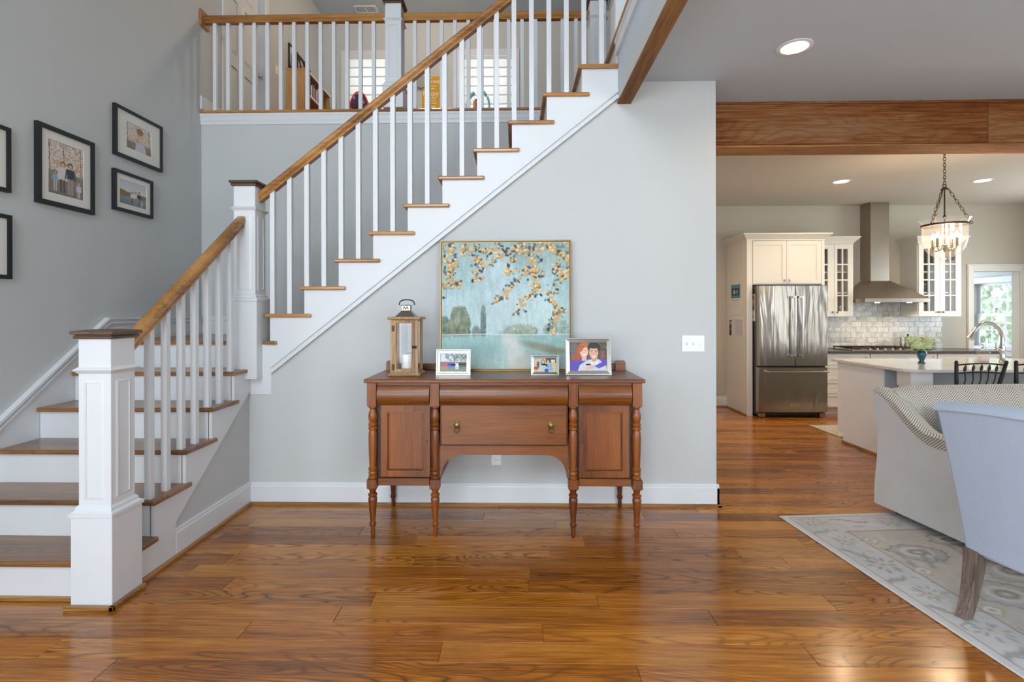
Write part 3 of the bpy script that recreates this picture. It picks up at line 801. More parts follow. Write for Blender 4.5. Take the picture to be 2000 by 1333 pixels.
# ================================================================== SIDEBOARD
sb = thing('sideboard', 'mahogany sideboard with turned columns against the stair wall', 'sideboard', (-.07, 3.14, 0))
YF, YBK, ZT = 3.155, 3.645, .974
xc = [-.884, -.4965, .3535, .742]                  # column axes
B().box(-.930, .788, 3.115, 3.655, .951, ZT, .004).build('top', m_maho, sb)
B().box(-.905, .763, 3.632, 3.655, ZT, 1.018, .003).build('gallery_rail', m_maho, sb)
for x0, x1 in ((-.915, -.845), (.703, .773)):
    B().prism([(x0, ZT), (x1, ZT), (x1, 1.03), (x1 - .01, 1.042), (x0 + .01, 1.042), (x0, 1.03)], 'y', 3.61, 3.633).build('gallery_end', m_maho, sb)
for x in xc: B().box(x - .029, x + .029, 3.127, 3.19, .805, .951, .002).build('frieze_post', m_maho_z, sb)
B().box(-.90, .757, 3.145, 3.19, .934, .951).build('top_rail', m_maho, sb)
# cushion-fronted frieze drawers
def cushion(x0, x1, z0, z1, name):
    n = 8; prof = [(3.165, z0)] + [(3.152 - .030 * math.sin(math.pi * (i + .5) / (n + 1)) ** .7, z0 + (z1 - z0) * i / n) for i in range(n + 1)] + [(3.165, z1)]
    return B().prism(prof, 'x', x0, x1).build(name, m_maho, sb, 30)
for x0, x1 in ((xc[0] + .031, xc[1] - .031), (xc[1] + .031, xc[2] - .031), (xc[2] + .031, xc[3] - .031)):
    cushion(x0 + .002, x1 - .002, .815, .930, 'frieze_drawer')
    B().box(x0, x1, 3.153, 3.17, .805, .938).build('drawer_shadow_gap', m_gap_dk, sb)
# turned columns and legs
COLP = [(.020, 0), (.027, .004), (.027, .016), (.021, .022), (.026, .030), (.026, .040), (.022, .046), (.027, .054), (.027, .066), (.0205, .074), (.022, .10), (.0255, .19), (.0265, .24), (.025, .28), (.021, .300), (.027, .306), (.027, .318), (.022, .323), (.0265, .330), (.0265, .341), (.021, .348), (.0225, .352), (.0265, .372), (.0275, .388), (.024, .408), (.018, .425), (.0185, .432), (.0265, .440), (.0265, .448)]
LEGP = [(.010, 0), (.013, .010), (.0135, .062), (.018, .066), (.021, .074), (.021, .084), (.015, .092), (.0155, .10), (.021, .16), (.0275, .225), (.027, .238), (.022, .246), (.028, .254), (.028, .262), (.018, .272), (.020, .282), (.025, .292), (.025, .300)]
for x in xc:
    B().lathe([(r, h) for r, h in COLP], x, 3.155, .357, 22).build('column', m_maho_z, sb, 35)
    B().box(x - .031, x + .031, 3.124, 3.187, .298, .358, .004).build('leg_block', m_maho_z, sb)
    B().lathe(LEGP, x, 3.152, 0, 22).build('leg', m_maho_z, sb, 35)
for x in (-.872, .735):
    B().box(x - .022, x + .022, 3.61, 3.652, .298, .95).build('rear_post', m_maho_z, sb)
    B().lathe(LEGP, x, 3.632, 0, 16).build('leg', m_maho_z, sb, 35)
# cupboards: carcass, door with sunk panel, bottom rail
for i, (a, b_) in enumerate(((xc[0], xc[1]), (xc[2], xc[3]))):
    x0, x1 = a - .018, b_ + .018
    B().box(x0, x1, 3.178, 3.65, .315, .945).build('carcass', m_maho, sb)
    B().box(a + .034, b_ - .034, 3.140, 3.182, .316, .361, .003).build('bottom_rail', m_maho, sb)
    d0, d1 = (a + .050, b_ - .032) if i == 0 else (a + .036, b_ - .046)
    d = B().frame(d0, d1, .366, .808, 3.152, 3.178, .040, 0).build('door', m_maho_z, sb)
    B().box(d0 + .038, d1 - .038, 3.166, 3.180, .404, .770).build('door_panel', m_maho_z, d)
    B().frame(d0 + .038, d1 - .038, .404, .770, 3.150, 3.168, .008, .004).build('panel_bead', m_maho, d)
    kx = d1 - .018 if i == 0 else d0 + .018
    B().box(kx - .003, kx + .003, 3.150, 3.155, .578, .592).build('keyhole', m_gap_dk, d)
    hx = d0 - .004 if i == 0 else d1 + .004
    for hz in (.42, .75): B().box(hx - .005, hx + .005, 3.158, 3.166, hz - .025, hz + .025).build('hinge', m_bronze, d)
    B().box(min(a, b_) + .026, max(a, b_) - .026, 3.168, 3.18, .36, .815).build('door_shadow_gap', m_gap_dk, sb)
# deep centre drawer with lion-head ring pulls, arched apron under it
B().box(xc[1] + .03, xc[2] - .03, 3.172, 3.64, .56, .945).build('centre_carcass', m_maho, sb)
B().box(-.462, .318, 3.170, 3.176, .562, .815).build('drawer_shadow_gap', m_gap_dk, sb)
dr = B().box(-.458, .314, 3.150, 3.172, .566, .810, .002).build('drawer', m_maho, sb)
for px in (-.361, .218):
    lat = B().lathe([(0, 0), (.019, .001), (.021, .006), (.016, .009), (.015, .014), (.010, .018), (0, .020)], n=18)
    lat.xf(lambda p: Vector((px + p[0], 3.150 - p[2], .690 + p[1] * 1.15)))
    for k in range(10):
        a = 2 * math.pi * k / 10; lat.ball((px + .017 * math.cos(a), 3.143, .690 + .02 * math.sin(a)), .0042, 6, 4)
    lat.ball((px, 3.128, .684), (.006, .006, .006), 8, 5)
    pl = lat.build('lion_head_pull', m_brass, dr, 40)
    B().tube([(px + .016 * math.cos(t), 3.134 - .004, .660 + .015 * math.sin(t)) for t in [2 * math.pi * i / 18 for i in range(18)]], .0024, 6, True).build('pull_ring', m_brass, pl, 60)
ap = [(-.466, .562), (-.466, .365), (-.458, .365)]
for i in range(0, 11):
    t = i / 10 * math.pi / 2; ap.append((-.458 + .125 * (1 - math.cos(t)), .375 + .128 * math.sin(t)))
for i in range(10, -1, -1):
    t = i / 10 * math.pi / 2; ap.append((.314 - .125 * (1 - math.cos(t)), .375 + .128 * math.sin(t)))
ap += [(.314, .365), (.322, .365), (.322, .562)]
B().prism(ap, 'y', 3.156, 3.174).build('arched_apron', m_maho, sb)
B().box(-.462, .318, 3.150, 3.158, .556, .563).build('apron_bead', m_maho, sb)

# ================================================================== THINGS ON THE SIDEBOARD
ZS = ZT
# leaning canvas in a thin gilt frame
def lean(p, y0=3.585, k=.0):    # canvas leans its top back towards the wall
    return Vector((p[0], p[1] + (p[2] - ZS) * .045, p[2]))
pa = thing('framed_canvas', 'square teal landscape painting with gold blossom branches, leaning on the wall', 'painting', (-.068, 3.6, ZS))
PX0, PX1, PZ0, PZ1 = -.530, .394, ZS + .001, 1.893
B().frame(PX0, PX1, PZ0, PZ1, 3.575, 3.61, .008).xf(lean).build('gilt_frame', m_gold, pa)
B().frame(PX0 + .008, PX1 - .008, PZ0 + .008, PZ1 - .008, 3.592, 3.609, .006).xf(lean).build('shadow_gap', m_black, pa)
B().box(PX0 + .012, PX1 - .012, 3.586, 3.606, PZ0 + .012, PZ1 - .012).xf(lean).build('stretcher', m_matboard, pa)
P = Pic(330, 330, (172, 200, 204)); R = np.random.RandomState(5)
P.vgrad(0, .35, (160, 190, 192), (164, 196, 202)); P.vgrad(.35, .73, (164, 196, 202), (182, 206, 208)); P.vgrad(.73, 1.01, (146, 186, 186), (176, 198, 192))
P.ell(.42, .35, .16, .34, (192, 212, 222), .7, 1.0); P.ell(.62, .5, .25, .12, (196, 216, 220), .6, 1.0); P.ell(.8, .05, .3, .16, (140, 164, 160), .6, 1.0); P.ell(.15, .1, .2, .2, (150, 178, 180), .5, 1.)
P.mottle(6, .035, 1); P.mottle(40, .02, 2, 3.0); P.mottle(12, .03, 3, 4.0)
def tree(cx, y0, y1, w, col, n, seed):
    r = np.random.RandomState(seed)
    for _ in range(n * 4):
        v = r.rand(); u = (r.rand() - .5) * 2 * w * (.45 + .55 * math.sin(min(1, v * 1.2) * math.pi * .6)); sh = r.randint(-34, 34) - int(26 * v)
        P.ell(cx + u, y0 + (y1 - y0) * v, .004 + .007 * r.rand(), .008 + .02 * r.rand() ** 2, tuple(np.clip(np.array(col) + sh, 0, 255)), .42, .7)
tree(.14, .52, .73, .085, (132, 146, 126), 160, 1); tree(.02, .60, .73, .04, (118, 136, 126), 50, 2); tree(.10, .62, .73, .08, (148, 152, 128), 70, 8)
tree(.325, .51, .73, .018, (122, 142, 144), 70, 3); tree(.62, .66, .73, .14, (160, 172, 152), 60, 4); tree(.9, .62, .73, .1, (158, 178, 164), 50, 5); tree(.27, .68, .73, .03, (138, 150, 150), 25, 6)
for _ in range(70): P.line([(.42 + .2 * R.rand(), .70 + .015 * R.rand())] + [(.42 + .2 * R.rand(), .725)], .0015, (96, 112, 108), .12)
P.line([(0, .735), (.3, .728), (.6, .735), (1, .73)], .006, (206, 216, 212), .8)
P.ell(.57, .88, .07, .16, (214, 212, 206), .85, .9, -.25); P.ell(.52, .80, .05, .06, (204, 208, 204), .6, .9); P.ell(.62, .95, .08, .06, (212, 210, 200), .7, .9)
P.ell(.78, .83, .15, .03, (136, 132, 108), .75, .8, .22); P.ell(.9, .86, .10, .02, (146, 140, 110), .6, .8); P.ell(.25, .85, .25, .06, (140, 182, 184), .5, 1.); P.ell(.12, .93, .2, .05, (168, 194, 190), .6, 1.)
for _ in range(160):
    x, yv = R.rand(), .75 + .24 * R.rand(); P.line([(x, yv), (x, yv + .05 * R.rand())], .002, (190, 214, 214), .18)
for _ in range(120):
    x, yv = R.rand(), .1 + .55 * R.rand(); P.line([(x, yv), (x + .01 * R.randn(), yv + .08 * R.rand())], .003, (188, 212, 216), .13)
strands = [([(0, 0), (.05, .2), (.03, .45)], 22), ([(.07, 0), (.10, .15), (.08, .31), (.14, .33)], 34), ([(.18, 0), (.17, .10)], 14), ([(.25, 0), (.27, .12), (.30, .2), (.26, .3)], 30), ([(.3, .02), (.36, .1)], 12),
           ([(.75, .03), (.6, .06), (.5, .09), (.4, .15), (.38, .2)], 20), ([(.42, .02), (.46, .07)], 10), ([(.62, 0), (.55, .15), (.5, .27)], 26), ([(.75, .1), (.65, .25), (.55, .33), (.47, .43), (.40, .47)], 30),
           ([(.80, .2), (.74, .33), (.73, .40), (.62, .45), (.6, .58)], 34), ([(.78, .14), (.70, .22), (.72, .27)], 24), ([(.95, 0), (.92, .15), (.88, .3), (.84, .45), (.9, .55), (.96, .56)], 44), ([(.9, .55), (.87, .62), (.86, .75)], 16), ([(1, .05), (.97, .25), (.94, .3)], 24), ([(.82, .02), (.88, .06), (.97, .1)], 24), ([(.78, 0), (.7, .05), (.68, .1)], 12)]
for pts_, n in strands:
    P.line(pts_, .0018, (62, 66, 66), .8)
    for pas in (0, 1, 2):
        for k in range(int(n * (.75, .80, .4)[pas])):
            t = R.rand() * (len(pts_) - 1); i = min(int(t), len(pts_) - 2); t -= i
            x = pts_[i][0] * (1 - t) + pts_[i + 1][0] * t + R.randn() * .021; yv = pts_[i][1] * (1 - t) + pts_[i + 1][1] * t + R.randn() * .019
            if pas == 0: P.ell(x, yv, .007 + .006 * R.rand(), .011 + .006 * R.rand(), [(66, 72, 78), (86, 92, 96), (112, 130, 118)][R.randint(3)], .92, .25, R.rand() * 3)
            elif pas == 1:
                c = np.array([(222, 180, 116), (206, 162, 96), (230, 194, 136), (214, 170, 104)][R.randint(4)]); rx_, ry_, an = .009 + .005 * R.rand(), .011 + .006 * R.rand(), R.rand() * 3
                P.ell(x + .002, yv + .003, rx_, ry_, (110, 92, 66), .5, .3, an); P.ell(x, yv, rx_, ry_, tuple(c), .96, .25, an); P.ell(x - .003, yv - .003, rx_ * .5, ry_ * .5, tuple(np.clip(c + 22, 0, 255)), .6, .6, an)
            else: P.ell(x, yv, .004 + .003 * R.rand(), .005 + .004 * R.rand(), [(74, 80, 86), (210, 168, 104), (96, 110, 104)][R.randint(3)], .85, .3, R.rand() * 3)
P.mottle(90, .02, 11); P.a = np.clip((P.a * .88 + .12 * P.a.mean(2, keepdims=True)) * np.array([.985, .985, .97]), 0, 1)
ic = lambda u, v: lean(Vector((PX0 + .014 + u * (PX1 - PX0 - .028), 3.5855, PZ1 - .014 - v * (PZ1 - PZ0 - .028))))
P.mesh('painted_scene', m_canvas, pa, ic)

# wood and glass lantern with a pillar candle inside
LY0, LY1 = 3.285, 3.465
ln = thing('candle_lantern', 'wood and glass lantern with a metal roof on the sideboard', 'lantern', (-.72, 3.37, ZS))
LX0, LX1 = -.806, -.628; lx = (LX0 + LX1) / 2
B().box(LX0 - .016, LX1 + .016, LY0 - .014, LY1 + .014, ZS, ZS + .010, .003).build('base', m_pine, ln)
B().frustum((LX0 - .014, LX1 + .014, LY0 - .012, LY1 + .012), ZS + .010, (LX0, LX1, LY0, LY1), ZS + .022).build('base_moulding', m_pine, ln)
for x in (LX0, LX1 - .018):
    for yv in (LY0, LY1 - .018): B().box(x, x + .018, yv, yv + .018, ZS + .022, 1.337, .001).build('post', m_pine, ln)
for z0, z1 in ((ZS + .022, ZS + .034), (1.325, 1.337)):
    B().box(LX0 + .018, LX1 - .018, LY1 - .018, LY1, z0, z1).build('rail', m_pine, ln)
    for x in (LX0, LX1 - .018): B().box(x, x + .018, LY0 + .018, LY1 - .018, z0, z1).build('rail', m_pine, ln)
ld = B().frame(LX0 + .019, LX1 - .019, ZS + .024, 1.335, LY0 - .002, LY0 + .014, .021).build('door', m_pine, ln)
B().box(LX0 + .036, LX1 - .036, LY0 + .006, LY0 + .008, ZS + .044, 1.316).build('pane', m_glass, ld)
for hz in (1.03, 1.28): B().box(LX0 + .010, LX0 + .028, LY0 - .005, LY0 - .001, hz - .018, hz + .018, .001).build('hinge', m_bronze, ld)
q = B().ball((LX1 - .030, LY0 - .010, 1.162), .007, 8, 6); q.ball((LX1 - .014, LY0 - .010, 1.160), .007, 8, 6); q.box(LX1 - .036, LX1 - .008, LY0 - .006, LY0 - .001, 1.150, 1.170)
q.build('latch', m_bronze, ld, 40)
for x in (LX0 + .008, LX1 - .010): B().box(x, x + .002, LY0 + .018, LY1 - .018, ZS + .034, 1.325).build('pane', m_glass, ln)
B().box(LX0 + .018, LX1 - .018, LY1 - .010, LY1 - .008, ZS + .034, 1.325).build('pane', m_glass, ln)
B().box(LX0 - .018, LX1 + .018, LY0 - .016, LY1 + .016, 1.337, 1.355, .006).build('roof_board', m_pine, ln)
ly = (LY0 + LY1) / 2
B().frustum((lx - .066, lx + .066, ly - .066, ly + .066), 1.355, (lx - .028, lx + .028, ly - .028, ly + .028), 1.396).build('metal_roof', m_steel2, ln)
B().box(lx - .027, lx + .027, ly - .027, ly + .027, 1.396, 1.428, .001).build('chimney', m_steel2, ln)
for k in range(4):
    B().tube([(lx - .02 + .009 * k, ly - .028, 1.402 + .02 * (k % 2)), (lx - .012 + .009 * k, ly - .028, 1.422 - .018 * (k % 2))], .0025, 5).build('chimney_cutout', m_bronze, ln)
B().frustum((lx - .034, lx + .034, ly - .034, ly + .034), 1.428, (lx - .03, lx + .03, ly - .03, ly + .03), 1.434).build('chimney_cap', m_chrome, ln)
B().tube([(lx - .050 * math.cos(t), ly, 1.432 + .036 * math.sin(t) ** .6 if math.sin(t) > 0 else 1.432) for t in [math.pi * i / 16 for i in range(17)]], .0042, 8).build('handle', m_black, ln, 60)
cd = thing('pillar_candle', 'white pillar candle standing inside the wood lantern', 'candle', (lx, ly, ZS + .022))
B().lathe([(.0355, 0), (.037, .004), (.037, .106), (.034, .112), (.024, .109), (0, .107)], lx, ly, ZS + .022, 24, cap=False).build('wax', m_wax, cd, 40)
B().tube([(lx, ly, ZS + .128), (lx + .001, ly, ZS + .14)], .0015, 5).build('wick', m_black, cd)

# silver photo frames
def tilt(y0, z0, k):
    return lambda p: Vector((p[0], p[1] + (p[2] - z0) * k, p[2]))
def silver_frame(name, label, x0, x1, z1, y0, w, pic, stepped):
    f = thing(name, label, 'photo frame', ((x0 + x1) / 2, y0, ZS), group='silver photo frames')
    tl = tilt(y0, ZS, .16); z0 = ZS + .002
    B().frame(x0, x1, z0, z1, y0, y0 + .012, w, .006).xf(tl).build('moulding', m_silver, f)
    B().frame(x0, x1, z0, z1, y0 - .002, y0 + .008, w * .22, 0).xf(tl).build('outer_bead', m_silver, f)
    if stepped: B().frame(x0 + w * .6, x1 - w * .6, z0 + w * .6, z1 - w * .6, y0 - .002, y0 + .006, w * .22, 0).xf(tl).build('inner_bead', m_silver, f)
    B().box(x0 + .004, x1 - .004, y0 + .009, y0 + .013, z0 + .004, z1 - .004).xf(tl).build('backing', m_black, f)
    B().prism([(y0 + .014, ZS + .12 * 0.6), (y0 + .017, ZS + .12 * .6), (y0 + .07, ZS), (y0 + .055, ZS)], 'x', (x0 + x1) / 2 - .015, (x0 + x1) / 2 + .015).xf(lambda p: p).build('easel_strut', m_black, f)
    fn = lambda u, v: tl(Vector((x0 + w + u * (x1 - x0 - 2 * w), y0 + .0085, z1 - w - v * (z1 - z0 - 2 * w))))
    pic.mesh('photo', m_print, f, fn)
    B().box(x0 + w, x1 - w, y0 + .006, y0 + .0065, z0 + w, z1 - w).xf(tl).build('glazing', m_pglass, f)
    return f
def person(P, x, y, h, top, legs, hair, skin=(222, 178, 150), w=None, dress=False):
    """standing figure: feet at y, height h in units of picture height"""
    w = w or h * .28 * P.asp
    P.ell(x, y - h * .915, w * .34, h * .088, hair, 1, .2); P.ell(x, y - h * .895, w * .24, h * .062, skin, 1, .2)
    P.poly([(x - w * .5, y - h * .80), (x + w * .5, y - h * .80), (x + w * (.62 if dress else .42), y - h * (.38 if dress else .48)), (x - w * (.62 if dress else .42), y - h * (.38 if dress else .48))], top)
    P.line([(x - w * .48, y - h * .76), (x - w * .62, y - h * .48)], w * .11, top); P.line([(x + w * .48, y - h * .76), (x + w * .62, y - h * .48)], w * .11, top)
    for s_ in (-1, 1): P.line([(x + s_ * w * .2, y - h * .46 if not dress else y - h * .38), (x + s_ * w * .2, y)], w * .15, legs)
# group by a tree on a lawn
A1 = Pic(96, 66, (214, 222, 230)); r = np.random.RandomState(2)
A1.vgrad(.62, 1.01, (120, 134, 92), (96, 116, 70)); A1.rect(0, 1, .50, .63, (70, 66, 56), .8)
for _ in range(150): A1.ell(.20 + .85 * r.rand(), .05 + .38 * r.rand() ** .8, .03, .035, [(96, 112, 96), (120, 138, 116), (176, 188, 180), (70, 84, 72)][r.randint(4)], .7, .5)
for i, c in enumerate([(206, 74, 78), (70, 150, 150), (206, 74, 78), (210, 90, 88), (74, 84, 180), (66, 76, 172), (82, 92, 190), (70, 80, 170), (232, 232, 236), (236, 236, 240), (40, 44, 52), (46, 46, 54), (60, 60, 64), (44, 46, 52)]):
    person(A1, .05 + .068 * i, .86 if i not in (8, 9) else .88, .40, c, (50, 46, 60) if i > 9 else c, (60, 40, 30), dress=i < 10)
silver_frame('framed_photo', 'silver frame with a wedding party photo, next to the lantern', -.513, -.291, 1.142, 3.300, .026, A1, True)
# small family photo
A2 = Pic(88, 60, (205, 190, 165)); A2.rect(0, .45, 0, .6, (196, 188, 170)); A2.rect(.55, 1, 0, .35, (70, 74, 66)); A2.rect(.78, .96, .12, .34, (214, 214, 206)); A2.rect(.68, 1, .35, 1, (214, 186, 132))
A2.ell(.12, .75, .14, .16, (150, 84, 44)); A2.ell(.2, .45, .06, .22, (120, 74, 48)); A2.ell(.05, .95, .16, .14, (214, 180, 140))
A2.ell(.42, .35, .085, .26, (88, 58, 40)); A2.ell(.42, .28, .055, .13, (222, 176, 148)); A2.poly([(.30, .5), (.54, .5), (.56, .9), (.28, .9)], (150, 200, 214)); A2.ell(.28, .85, .1, .14, (222, 186, 190))
A2.ell(.65, .18, .07, .1, (44, 34, 30)); A2.ell(.65, .26, .055, .13, (206, 158, 126)); A2.poly([(.52, .42), (.80, .42), (.88, .9), (.56, .92)], (120, 170, 216)); A2.ell(.58, .60, .05, .09, (70, 46, 34)); A2.ell(.57, .68, .045, .09, (220, 170, 140)); A2.poly([(.5, .76), (.64, .76), (.66, 1), (.48, 1)], (52, 62, 130)); A2.rect(.1, .5, .93, 1, (196, 158, 120)); A2.mottle(20, .03, 4)
silver_frame('framed_photo', 'smallest silver frame, with a seated family photo, in front of the painting', .101, .282, 1.102, 3.318, .0185, A2, False)
# portrait of a couple
A3 = Pic(120, 93, (88, 84, 76)); r = np.random.RandomState(9)
for _ in range(140): A3.ell(r.rand(), .5 * r.rand(), .03, .04, [(70, 74, 62), (104, 102, 94), (58, 62, 52), (120, 118, 104)][r.randint(4)], .6, .6)
A3.rect(.06, .22, 0, .7, (112, 104, 98)); A3.poly([(.78, 1), (.86, .3), (.92, .3), (1, .6), (1, 1)], (150, 84, 66)); A3.vgrad(.55, .62, (84, 92, 60), (80, 88, 58), .86, 1)
A3.poly([(.02, 1), (.0, .68), (.14, .60), (.34, .58), (.52, .55), (.60, .75), (.55, 1)], (92, 76, 176))
A3.ell(.36, .28, .155, .26, (176, 92, 50)); A3.ell(.20, .52, .14, .12, (168, 84, 46), 1, .3, -.6); A3.ell(.42, .06, .1, .08, (196, 112, 62), 1, .5)
A3.rect(.33, .46, .45, .66, (226, 176, 152)); A3.ell(.395, .33, .112, .20, (232, 184, 160)); A3.poly([(.25, .28), (.33, .10), (.5, .12), (.40, .20), (.3, .36)], (184, 98, 54))
A3.ell(.35, .29, .018, .012, (70, 60, 60)); A3.ell(.445, .29, .018, .012, (70, 60, 60)); A3.ell(.41, .44, .04, .022, (248, 240, 236)); A3.ell(.405, .36, .012, .03, (214, 160, 138), .8, .6)
A3.poly([(.22, 1), (.28, .80), (.5, .62), (.78, .60), (.98, .80), (1, 1)], (206, 208, 214)); A3.mottle(60, .02, 3)
A3.ell(.67, .20, .165, .20, (50, 40, 36)); A3.rect(.58, .74, .5, .68, (208, 152, 126)); A3.ell(.655, .36, .12, .225, (222, 170, 144)); A3.ell(.66, .14, .14, .085, (46, 38, 34))
for ex in (.60, .715): A3.ell(ex, .34, .02, .012, (54, 46, 46)); A3.line([(ex - .03, .305), (ex + .03, .30)], .007, (52, 42, 38), .9)
A3.ell(.655, .505, .042, .02, (244, 236, 232)); A3.ell(.655, .42, .014, .03, (200, 146, 122), .8, .6); A3.poly([(.56, .60), (.66, .76), (.60, .80)], (226, 228, 232)); A3.poly([(.76, .58), (.67, .76), (.75, .78)], (226, 228, 232))
A3.poly([(.80, .52), (.92, .58), (1, .66), (1, .80), (.78, .92), (.66, .84), (.86, .70)], (94, 78, 182)); A3.ell(.55, .88, .12, .07, (222, 176, 154), 1, .3, -.15)
for kx in range(5): A3.line([(.45, .86 + .03 * kx), (.54, .85 + .02 * kx)], .012, (228, 184, 162))
silver_frame('framed_photo', 'largest silver frame, with a smiling couple portrait, beside the painting', .326, .622, 1.212, 3.325, .027, A3, False)

# ================================================================== FRAMED PICTURES ON THE TALL WALL
def wall_frame(label, y0, y1, z0, z1, w, mw, pic, mz=None):
    f = thing('picture_frame', label, 'picture frame', (XL, (y0 + y1) / 2, z0), group='black picture frames on the stair wall')
    T = lambda p: Vector((XL + .026 - p[1], p[0], p[2]))
    mz = mz or mw
    B().frame(y0, y1, z0, z1, 0, .026, w).xf(T).build('moulding', m_black, f)
    B().holed('y', .010, .016, (y0 + w, y1 - w), (z0 + w, z1 - w), [(y0 + w + mw, y1 - w - mw, z0 + w + mz, z1 - w - mz)]).xf(T).build('mat_board', m_matboard, f)
    a, b_, c_, d_ = y0 + w + mw, y1 - w - mw, z0 + w + mz, z1 - w - mz
    pic.mesh('photo', m_print, f, lambda u, v: T(Vector((a + u * (b_ - a), .014, d_ - v * (d_ - c_)))))
    B().box(y0 + w, y1 - w, .006, .0065, z0 + w, z1 - w).xf(T).build('glazing', m_pglass, f)
    B().box(y0 + .004, y1 - .004, .018, .0255, z0 + .004, z1 - .004).xf(T).build('backing', m_black, f)
def autumn(P, seed, ground=.62):
    r = np.random.RandomState(seed); P.vgrad(0, .6, (216, 216, 222), (226, 214, 200)); P.vgrad(ground, 1.01, (150, 138, 128), (126, 112, 104))
    for _ in range(520): P.ell(r.rand(), ground * r.rand(), .022, .014, [(198, 134, 66), (214, 156, 88), (176, 112, 60), (232, 214, 190), (224, 222, 226)][r.randint(5)], .55, .6)
    for x in (.03, .42, .9): P.line([(x, 0), (x + .03, ground)], .012, (92, 68, 56), .8)
    P.mottle(30, .04, seed, 1.0); return P
F1 = autumn(Pic(84, 112), 3, .55)
person(F1, .20, .93, .38, (140, 172, 204), (206, 198, 190), (70, 52, 44)); person(F1, .40, .93, .58, (222, 216, 212), (84, 70, 66), (130, 70, 46), dress=True); person(F1, .62, .94, .60, (46, 58, 70), (176, 160, 144), (50, 40, 36)); person(F1, .86, .97, .30, (214, 206, 220), (226, 214, 212), (196, 160, 120), dress=True)
wall_frame('largest black frame on the stair wall, family walking among autumn trees', 3.182, 3.624, 2.088, 2.606, .030, .055, F1)
F2 = autumn(Pic(84, 62), 5, .7)
F2.poly([(.34, 1), (.38, .72), (.48, .62), (.64, .62), (.76, .76), (.8, 1)], (206, 204, 212)); F2.ell(.55, .38, .13, .26, (222, 184, 156)); F2.ell(.54, .20, .135, .13, (156, 112, 74)); F2.ell(.50, .38, .015, .015, (70, 60, 56)); F2.ell(.61, .38, .015, .015, (70, 60, 56)); F2.ell(.56, .50, .04, .02, (240, 232, 226))
wall_frame('black frame with a smiling child portrait in a wide mat, highest on the stair wall', 3.812, 4.335, 2.589, 2.978, .024, .103, F2, .070)
F3 = Pic(84, 66, (206, 212, 220)); F3.vgrad(0, .45, (196, 206, 222), (226, 216, 208)); F3.vgrad(.45, .65, (150, 120, 96), (120, 112, 100)); F3.vgrad(.65, 1.01, (140, 150, 156), (110, 118, 122)); F3.ell(.05, .55, .22, .14, (140, 104, 78), 1, .5); F3.mottle(25, .03, 2)
person(F3, .46, .86, .46, (222, 220, 216), (80, 74, 72), (120, 84, 60), dress=True); person(F3, .58, .92, .56, (226, 222, 214), (170, 150, 138), (110, 66, 44)); person(F3, .72, .93, .60, (50, 58, 74), (120, 116, 110), (52, 42, 36)); person(F3, .82, .96, .26, (180, 196, 220), (200, 200, 206), (160, 120, 90), dress=True)
wall_frame('smallest black frame on the stair wall, family on a shore', 3.804, 4.218, 2.170, 2.482, .024, .040, F3)
F4 = autumn(Pic(60, 60), 8); person(F4, .4, .95, .6, (60, 70, 90), (160, 150, 140), (80, 50, 40)); person(F4, .65, .95, .55, (220, 210, 205), (90, 80, 80), (150, 90, 60), dress=True)
wall_frame('black frame cut off by the picture edge, the higher of the two', 2.55, 3.013, 2.104, 2.492, .024, .10, F4)
F5 = autumn(Pic(60, 60), 9); person(F5, .5, .95, .6, (214, 204, 210), (120, 110, 110), (120, 80, 60), dress=True)
wall_frame('black frame cut off by the picture edge, the lower of the two', 2.55, 3.018, 1.588, 1.970, .024, .10, F5)

# ================================================================== SWITCH, OUTLET
sw = thing('light_switch', 'triple white light switch plate beside the kitchen opening', 'light switch', (1.266, YB, 1.10))
B().box(1.186, 1.347, YB - .006, YB, 1.099, 1.216, .003).build('plate', m_plastic, sw)
for i, (dx_, up) in enumerate(((-.046, 1), (0, 1), (.046, -1))):
    B().prism([(YB - .006, 1.145), (YB - .006, 1.170), (YB - .016, 1.168 if up > 0 else 1.150), (YB - .016, 1.160 if up > 0 else 1.146)], 'x', 1.266 + dx_ - .005, 1.266 + dx_ + .005).build('toggle', m_plastic, sw)
    for sz in (1.125, 1.190): B().tube([(1.266 + dx_, YB - .006, sz), (1.266 + dx_, YB - .0075, sz)], .003, 8).build('screw', m_plastic, sw)
ou = thing('wall_outlet', 'white wall outlet under the arch of the sideboard', 'outlet', (-.138, YB, .30))
B().box(-.174, -.102, YB - .006, YB, .285, .402, .003).build('plate', m_plastic, ou)
for z_ in (.325, .365):
    B().lathe([(.016, 0), (.016, .002)], n=16).xf(lambda p: Vector((-.138 + p[0], YB - .006 - p[2], z_ + p[1]))).build('socket', m_plastic, ou)
    for dx_ in (-.006, .006): B().box(-.138 + dx_ - .001, -.138 + dx_ + .001, YB - .0085, YB - .0078, z_ - .003, z_ + .006).build('slot', m_darkplastic, ou)

# ================================================================== LIVING ROOM: RUG, SOFA, ARMCHAIR
# rug: pale wool with border lines and faded motifs; local frame turned 5 degrees
m_rug = NT('woven_wool_rug'); _a = m_rug.add('ShaderNodeVertexColor'); _a.layer_name = 'ink'
_f = m_rug.noise(m_rug.pos(), 420, 2); m_rug.set(Base_Color=m_rug.mix(m_rug.math('MULTIPLY', _f, .25), _a.outputs[0], (.5, .47, .43, 1)), Roughness=.95); m_rug.bump(_f, .5, .004); m_rug = m_rug.m
m_rugedge = mat('rug_binding', '#d9d6d0', .95, var=.06, vscale=200, bump=.4, bscale=300)
RW, RLn = 2.9, 3.9                       # across (x), along (-y)
rug = thing('area_rug', 'pale patterned wool rug under the sofa and armchair', 'rug', (1.772, 3.478, 0), math.radians(4.8), local=True)
B().box(0, RW, -RLn, 0, .0006, .011, .004).build('rug_edge', m_rugedge, rug)
